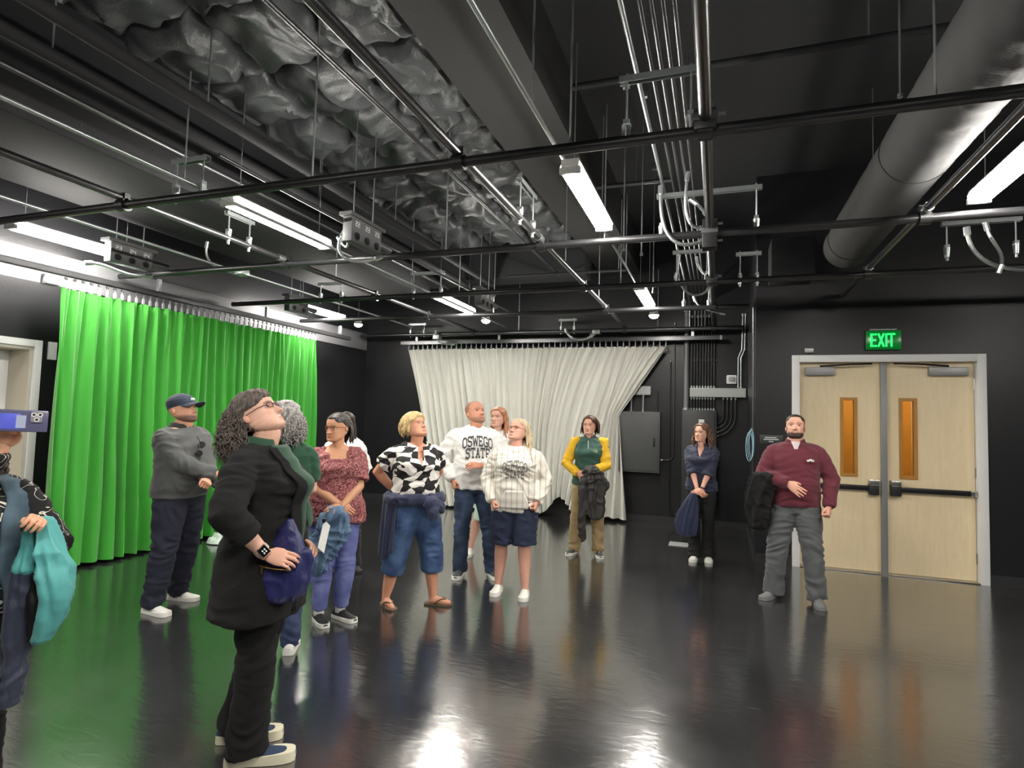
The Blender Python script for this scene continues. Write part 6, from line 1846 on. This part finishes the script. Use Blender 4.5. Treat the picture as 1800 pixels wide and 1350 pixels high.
# --- woman in the green and yellow pullover -----------------------------------
def woman_green():
    P = Person('smiling woman in a green pullover with yellow sleeves and khaki trousers', (-1.46, 7.05), (.12, -.99), 1.65, 'f', dict(w=1.05, d=1.05, bust=.02, leg=1.05), skin=(226, 172, 150))
    P.legs((-1.33, 7.05, .35, -.94), (-1.62, 7.05, -.2, -.97))
    arm_ik(P, True, (.10, .16, .98), (1, -.3, -.3), 'relaxed', (-.5, .6, -.5), (.7, .5, .3))
    arm_ik(P, False, (.02, .22, 1.02), (1, -.3, -.5), 'relaxed', (-.9, .4, -.1), (.2, .8, .5))
    P.make_body((-12, 3, 0), dict(w=1.02, smile=1.2), brow=(90, 56, 44), lip=(190, 104, 98))
    M_GR = cloth('forest_pullover', (44, 84, 74), .7); M_YL = cloth('gold_sleeves', (232, 182, 24), .7)
    tp = P.top('pullover', M_GR, hem=.85, infl=.018, sr=1.05, sleeve=.08, seed=81, wr=.006)
    mb = MB()
    for sd in (1, -1):
        S, E, W, *_ = P.arms[sd]
        mb2 = MB(); mb2.tube([S + FL(-sd * .05, .0, .035), S + FL(sd * .01, 0, .012), S.lerp(E, .35), S.lerp(E, .8), E, E.lerp(W, .5), E.lerp(W, .93)], [.045, .078, .074, .066, .064, .056, .046], 18)
        me = remesh(mb2, .009, 3); wrinkle(me, .006, seed=83 + sd); P.link('sleeve', me, M_YL, tp)
    collar(P, cloth('charcoal_collar', (60, 62, 62)), r=.072, h=.05, gap=.3, parent=tp)
    mb = MB(); mb.box((-.004, -.172, 1.3), (.004, -.163, 1.40)); P.link('zip', mb.mesh('zip'), M_PRINT, tp, smooth=False)
    mb = MB()
    for k in range(6):
        a = 2 * math.pi * k / 6; c = FL(.085 + .02 * math.cos(a), .162, 1.275 + .014 * math.sin(a)); mb.box(tuple(c - Vector((.009, .004, .005))), tuple(c + Vector((.009, .004, .005))))
    P.link('crest', mb.mesh('crest'), mat('pale_gold_print', srgb(214, 214, 150), .6), tp, smooth=False)
    P.trousers('trousers', cloth('khaki_trousers', (168, 144, 104)), lw=1.0, ankle=.075, seed=84)
    P.shoes(M_DARKGREYSHOE, M_WHITESOLE, M_LACE)
    st = P.strands(60, lambda r: ((math.pi - abs(r.gauss(0, 1.0))) * r.choice((1, -1)), r.uniform(.5, .9)), FL(0, .01, 0), .115, r=.011, seed=25, spread=.012, push=.015)
    P.haircap(H_BROWN, lambda t: .84 - .2 * min(1, max(0, (t - .35) / .5)) - .42 * min(1, max(0, (t - 1.15) / .6)), th=.06, rough=.01, strands=st)
    mb = drape([(.05, .25, 1.10, .05, .05, 0), (.06, .26, 1.06, .10, .08, .1), (.08, .25, .97, .15, .09, .1), (.10, .24, .86, .155, .08, .1), (.09, .235, .74, .12, .07, 0), (.11, .23, .60, .11, .06, 0), (.11, .23, .50, .08, .05, 0), (.10, .23, .47, .03, .02, 0)], folds=8, seed=6, amp=.24)
    mb.rings(drape([(-.03, .25, .95, .06, .05, 0), (-.045, .24, .7, .055, .045, 0), (-.05, .23, .45, .05, .04, 0), (-.04, .22, .24, .045, .03, 0), (-.04, .22, .2, .02, .02, 0)], folds=4, seed=4).v and [[Vector(p) for p in drape([(-.03, .25, .95, .06, .05, 0), (-.045, .24, .7, .055, .045, 0), (-.05, .23, .45, .05, .04, 0), (-.04, .22, .24, .045, .03, 0), (-.04, .22, .2, .02, .02, 0)], folds=4, seed=4).v[k * 40:(k + 1) * 40]] for k in range(21)])
    me = remesh(mb, .008, 3); wrinkle(me, .013, 9, 11, 5)
    P.world('jacket', me, cloth('charcoal_shell_jacket', (54, 52, 50), .6, var=.15, sheen=0), 'charcoal jacket held by the woman in the green pullover', 'jacket')
woman_green()

# --- woman in the navy shirt ----------------------------------------------------
def woman_navy():
    P = Person('brown-haired woman in a navy shirt with clasped hands before the breaker panel', (-.18, 7.38), (-.2, -.98), 1.60, 'f', dict(w=1.0, d=1.0, bust=.015), skin=(226, 172, 150))
    P.legs((-.1, 7.4, .1, -.99), (-.25, 7.36, -.1, -.99))
    arm_ik(P, True, (-.01, .22, .86), (1, -.2, -.4), 'relaxed', (-.75, .4, -.6), (.3, .9, .3))
    arm_ik(P, False, (.05, .225, .875), (1, -.2, -.4), 'relaxed', (-.9, .3, -.45), (.2, .9, .4))
    P.make_body((-18, 2, 0), dict(w=.98), brow=(90, 64, 52), lip=(188, 108, 100), armr=1.0)
    tp = P.top('shirt', cloth('navy_shirt', (36, 42, 66), .75), hem=.86, sleeve=.62, infl=.018, sr=1.12, cuff=.012, seed=91, wr=.008, neck=1.40, vneck=(1.27, .055, False), voxel=.008)
    collar(P, cloth('navy_shirt', (36, 42, 66)), r=.078, h=.04, gap=.55, parent=tp)
    P.trousers('trousers', cloth('charcoal_slacks', (26, 26, 28), sheen=0), lw=.95, ankle=.085, seed=92)
    P.shoes(M_WHITESHOE, M_WHITESOLE)
    st = P.strands(90, lambda r: ((math.pi - abs(r.gauss(0, 1.0))) * r.choice((1, -1)), r.uniform(.45, .88)), FL(0, .03, 0), .31, r=.012, wave=.010, wfreq=12, seed=35, spread=.035, push=.02)
    P.haircap(H_LBROWN, lambda t: .84 - .2 * min(1, max(0, (t - .35) / .5)) - .42 * min(1, max(0, (t - 1.15) / .6)), th=.06, rough=.014, strands=st)
    S, E, W, *_ = P.arms[1]; ax = (W - E).normalized()
    mb = MB(); mb.tube([W - ax * .03, W - ax * .012], .029, 16); P.link('watch', mb.mesh('watch'), M_BLACKPL)
    mb = drape([(-.03, .25, .85, .04, .04, 0), (-.06, .25, .75, .08, .05, 0), (-.10, .245, .6, .12, .06, 0), (-.13, .24, .45, .14, .06, 0), (-.13, .235, .34, .12, .05, 0), (-.12, .23, .31, .05, .02, 0)], folds=8, seed=8, amp=.24)
    me = remesh(mb, .008, 3); wrinkle(me, .007, 9, 5, 5)
    P.world('jacket', me, cloth('navy_raincoat', (38, 46, 78), .55), 'navy jacket hanging from the clasped hands of the woman in the navy shirt', 'jacket')
woman_navy()

# --- bearded man in the maroon pullover -------------------------------------------
def man_maroon():
    P = Person('bearded man in a maroon quarter-zip pullover beside the double door', (.68, 6.06), (-.06, -1), 1.71, 'm', dict(w=1.0, d=1.08, belly=.035, leg=1.12, neck=1.1), skin=(224, 170, 148), lean=-.02)
    P.legs((.86, 6.04, .0, -1), (.5, 6.12, -.55, -.83))
    arm_ik(P, True, (.07, .2, 1.08), (1, -.3, -.3), 'flat', (-.75, .35, -.55), (.4, .9, .2))
    arm_ik(P, False, (.265, .10, .885), (1, -.6, .2), 'fist', (-.1, .5, -.85), (1, .3, .1))
    P.make_body((-4, 13, 0), dict(w=1.0, jaw=.1), brow=(70, 50, 40), lip=(186, 112, 102), beard=(60, 44, 38), sideburn=True)
    M_MA = cloth('maroon_fleece', (98, 36, 50), .9, bump=.4, bscale=140)
    tp = P.top('pullover', M_MA, hem=.86, infl=.024, sr=1.12, seed=101, wr=.006, neck=1.43)
    collar(P, M_MA, r=.083, h=.06, gap=.42, parent=tp, z=1.415)
    def sh(u, v):
        z = 1.365 + .08 * v; hw = .008 + .03 * v
        return FL(-hw + 2 * hw * u, .085 + .012 * (1 - v) - .02 * v, z)
    P.link('shirt', cloth_grid(sh, 6, 8, .012).mesh('shirt'), cloth('pale_check_shirt', (206, 196, 196)))
    collar(P, cloth('pale_check_shirt', (206, 196, 196)), r=.068, h=.055, gap=.2, z=1.43, name='shirt_collar', th=.006)
    mb = MB()
    for k in range(3):
        q = FL(.095 + .018 * k, .168 - .006 * k, 1.285 + .007 * (1 - abs(k - 1))); mb.box(tuple(q - Vector((.011, .006, .008))), tuple(q + Vector((.011, .008, .008))))
    P.link('chest_logo', mb.mesh('chest_logo'), M_PRINT, tp, smooth=False)
    P.trousers('trousers', cloth('grey_work_trousers', (84, 86, 88)), lw=1.06, ankle=.085, seed=102, wr=.009)
    P.shoes(M_GREYSHOE, M_GREYSHOE, M_GREYSHOE, L=1.08)
    P.haircap(H_SHORT, lambda t: .80 - .14 * min(1, max(0, (t - .45) / .3)) - .36 * min(1, max(0, (t - 1.2) / .5)), th=.012, rough=.004)
    mb = drape([(-.22, .13, 1.16, .05, .05, 0), (-.25, .12, 1.14, .11, .11, 0), (-.28, .10, 1.04, .12, .12, 0), (-.30, .08, .9, .12, .12, 0), (-.31, .06, .75, .11, .11, 0), (-.31, .05, .64, .08, .08, 0), (-.31, .05, .62, .03, .03, 0)], folds=6, seed=12, amp=.16)
    me = remesh(mb, .008, 3); wrinkle(me, .009, 8, 9, 5)
    P.world('jacket', me, cloth('black_fleece_jacket', (14, 14, 15), .95, sheen=0), 'black jacket hung over the arm of the man in maroon', 'jacket')
man_maroon()

# --- person in black almost hidden at the left edge (white shoe shows) ----------------
def person_dark():
    P = Person('person in black clothes and white shoes hidden behind the one with the phone', (-4.98, 2.52), (.9, .1), 1.58, 'f', dict(w=1.0), skin=(222, 172, 146))
    P.legs((-5.0, 2.68, .93, .2), (-4.54, 2.63, .95, .2))
    arm_ik(P, True, (.12, .15, .95), (1, -.4, -.4)); arm_ik(P, False, (.12, .15, .95), (1, -.4, -.4))
    P.make_body((0, 0, 0), dict(w=1.0))
    P.top('sweater', cloth('black_knit', (24, 24, 26)), hem=.85, seed=121)
    P.trousers('trousers', cloth('black_leggings', (15, 15, 16), sheen=0), seed=122)
    P.shoes(M_WHITESHOE, M_WHITESOLE, M_LACE)
    P.haircap(H_DARK, lambda t: .82 - .5 * min(1, max(0, (t - .6) / .9)), th=.05, rough=.01)
person_dark()

# --- person at the left edge filming with a phone ------------------------------------
def person_phone():
    P = Person('person cut off by the left edge holding up a phone, black branch-print top', (-2.75, 1.5), (.72, -.69), 1.56, 'f', dict(w=1.1, d=1.12, belly=.03, bust=.03), skin=(226, 174, 142))
    P.legs((-2.69, 1.58, .8, -.5), (-2.85, 1.39, .8, -.5))
    wl = P.M.inverted() @ Vector((-2.455, 1.545, 1.15)) / P.k
    wp = P.M.inverted() @ Vector((-2.497, 1.455, 1.445)) / P.k
    arm_ik(P, False, (wl.x, -wl.y, wl.z), (.4, -.6, -.8), 'grip', (.35, .7, .3), (.5, -.3, .8))
    arm_ik(P, True, (-wp.x, -wp.y, wp.z), (.7, -.1, -1), 'grip', (-.25, .05, .95), (.2, -.95, .1))
    P.make_body((0, 0, 0), dict(w=1.0))
    def branch(name):
        mt = bpy.data.materials.new(name); mt.use_nodes = True
        nt = mt.node_tree; bs = nt.nodes['Principled BSDF']; tc = nt.nodes.new('ShaderNodeTexCoord')
        n = nt.nodes.new('ShaderNodeTexNoise'); n.inputs['Scale'].default_value = 7; n.inputs['Detail'].default_value = 1; n.inputs['Distortion'].default_value = 2.5; nt.links.new(tc.outputs['Object'], n.inputs['Vector'])
        cr = nt.nodes.new('ShaderNodeValToRGB'); cr.color_ramp.interpolation = 'CONSTANT'; e = cr.color_ramp.elements
        e[0].position = 0; e[0].color = srgb(22, 22, 23); e[1].position = .5; e[1].color = srgb(222, 218, 206); e2 = e.new(.526); e2.color = srgb(22, 22, 23)
        nt.links.new(n.outputs['Fac'], cr.inputs['Fac']); nt.links.new(cr.outputs['Color'], bs.inputs['Base Color']); bs.inputs['Roughness'].default_value = .85
        return mt
    P.top('print_top', branch('branch_print'), hem=.86, sleeve=.95, infl=.016, seed=111)
    M_DV = denim('slate_denim', (64, 84, 98), (102, 124, 138))
    for sd in (1, -1):
        def vest(u, v):
            z = .86 + .575 * v; a = sd * (.75 + 1.7 * u)
            w_, f, b_, cf = interp(P.tab, z); e = .035 + .012 * (1 - v)
            return FL((w_ + e) * math.sin(a), cf + ((f if math.cos(a) > 0 else b_) + e) * math.cos(a), z)
        P.link('open_vest', cloth_grid(vest, 22, 22, .01).mesh('open_vest'), M_DV)
    P.trousers('trousers', cloth('black_leggings', (15, 15, 16), sheen=0), seed=112)
    P.shoes(M_BLACKSHOE, M_WHITESOLE, M_LACE)
    st = P.strands(60, lambda r: ((math.pi - abs(r.gauss(0, .9))) * r.choice((1, -1)), r.uniform(.45, .85)), FL(0, -.02, 0), .3, r=.012, wave=.006, seed=45)
    P.haircap(H_DARK, lambda t: .8 - .2 * min(1, max(0, (t - .5) / .6)) - .4 * min(1, max(0, (t - 1.2) / .6)), th=.05, rough=.01, strands=st)
    return P
PP = person_phone()
# the phone, its back with three lenses turned to the viewer
ph = thing('phone', 'phone in a violet-blue clear case held up at the left edge', 'phone', (-2.4, 1.445, 1.5))
cdir = Vector((2.4, -1.445, 0)).normalized(); xax = Vector((-cdir.y, cdir.x, 0)); zax = Vector((0, 0, 1))
xax = (xax + Vector((0, 0, -.02))).normalized(); zax = cdir.cross(xax) * -1 if cdir.cross(xax).z < 0 else cdir.cross(xax)
Mp = Matrix(((xax.x, zax.x, cdir.x), (xax.y, zax.y, cdir.y), (xax.z, zax.z, cdir.z))).to_4x4(); Mp.translation = (-2.40, 1.445, 1.54)
def pbox(name, lo, hi, mt, parent, bevel=.0):
    mb = MB().box(lo, hi, Mp); return child(name, mb, mt, parent, bevel=bevel)
pc = pbox('phone_case', (-.08, -.04, -.006), (.08, .04, .005), mat('graphite_case', srgb(92, 92, 122), .2), ph, .006)
pbox('blue_panel', (-.066, -.03, .005), (.0, .026, .0062), mat('violet_panel', srgb(96, 104, 214), .25, var=.2, vscale=30), ph, .001)
pbox('card', (-.012, -.026, .0062), (.016, .02, .0072), mat('pale_card', srgb(170, 180, 208), .3), ph)
bp_ = pbox('camera_plate', (.028, -.004, .005), (.064, .034, .008), mat('plate_grey', srgb(150, 148, 160), .3), ph, .006)
for (a_, b_) in ((.037, .024), (.055, .024), (.046, .006)):
    lens = child('lens', MB().tube([Mp @ Vector((a_, b_, .008)), Mp @ Vector((a_, b_, .0105))], .0085, 16), M_PRINT, ph, smooth=True, angle=40)
    child('lens_glass', MB().tube([Mp @ Vector((a_, b_, .0105)), Mp @ Vector((a_, b_, .0112))], .0045, 14), M_BLACKPL, lens, smooth=True)
# teal and navy jacket hanging from the other hand
jk = thing('jacket', 'teal and navy jacket hanging from the hand of the person with the phone', 'jacket', (-2.45, 1.56, .46))
M_TEAL = cloth('teal_shell', (84, 168, 166), .6, bump=.2, bscale=20, var=.15); M_NAVYJ = cloth('slate_navy_shell', (44, 50, 70), .6)
def wpath(rows):     # rows: (lateral across the view, z, half width, half depth)
    base = Vector((-2.51, 1.54, 0)); rgt = Vector((.94, .33, 0)); dep = Vector((-.33, .94, 0))
    rg = []
    for i in range((len(rows) - 1) * 5 + 1):
        a = i / 5; j = min(int(a), len(rows) - 2); t_ = a - j; t_ = t_ * t_ * (3 - 2 * t_)
        l, z, hw, hd = (p + (q - p) * t_ for p, q in zip(rows[j], rows[j + 1])); hw *= .86
        ring = []
        for k in range(36):
            g = 2 * math.pi * k / 36
            w1 = noise.noise((math.cos(g) * 1.4, math.sin(g) * 1.4, z * 3))
            r = 1 + .2 * math.sin(5 * g + 3 * w1 + z * 4) + .15 * w1
            ring.append(base + rgt * (l + hw * r * math.cos(g)) + dep * (hd * r * math.sin(g)) + Vector((0, 0, z)))
        rg.append(ring)
    mb = MB().rings(rg); me = remesh(mb, .007, 2); wrinkle(me, .008, 10, 12, 3); return me
link('hood_panel', wpath([(.09, 1.17, .02, .03), (.11, 1.08, .045, .05), (.14, .98, .06, .06), (.165, .88, .055, .055), (.15, .80, .045, .045), (.11, .72, .035, .03), (.09, .70, .01, .01)]), M_TEAL, jk, True)
link('body_panel', wpath([(.05, 1.15, .02, .03), (.045, 1.05, .04, .045), (.04, .98, .045, .05), (.035, .95, .02, .02)]), M_TEAL, jk, True)
link('sleeve', wpath([(.035, .99, .035, .04), (.03, .85, .048, .045), (.02, .70, .05, .045), (.015, .66, .045, .04), (.01, .58, .042, .04), (.005, .48, .036, .035), (.005, .465, .015, .015)]), M_NAVYJ, jk, True)
link('lining_panel', wpath([(.09, .96, .03, .03), (.1, .85, .04, .035), (.095, .75, .035, .03), (.09, .7, .015, .015)]), M_BLACKPL, jk, True)
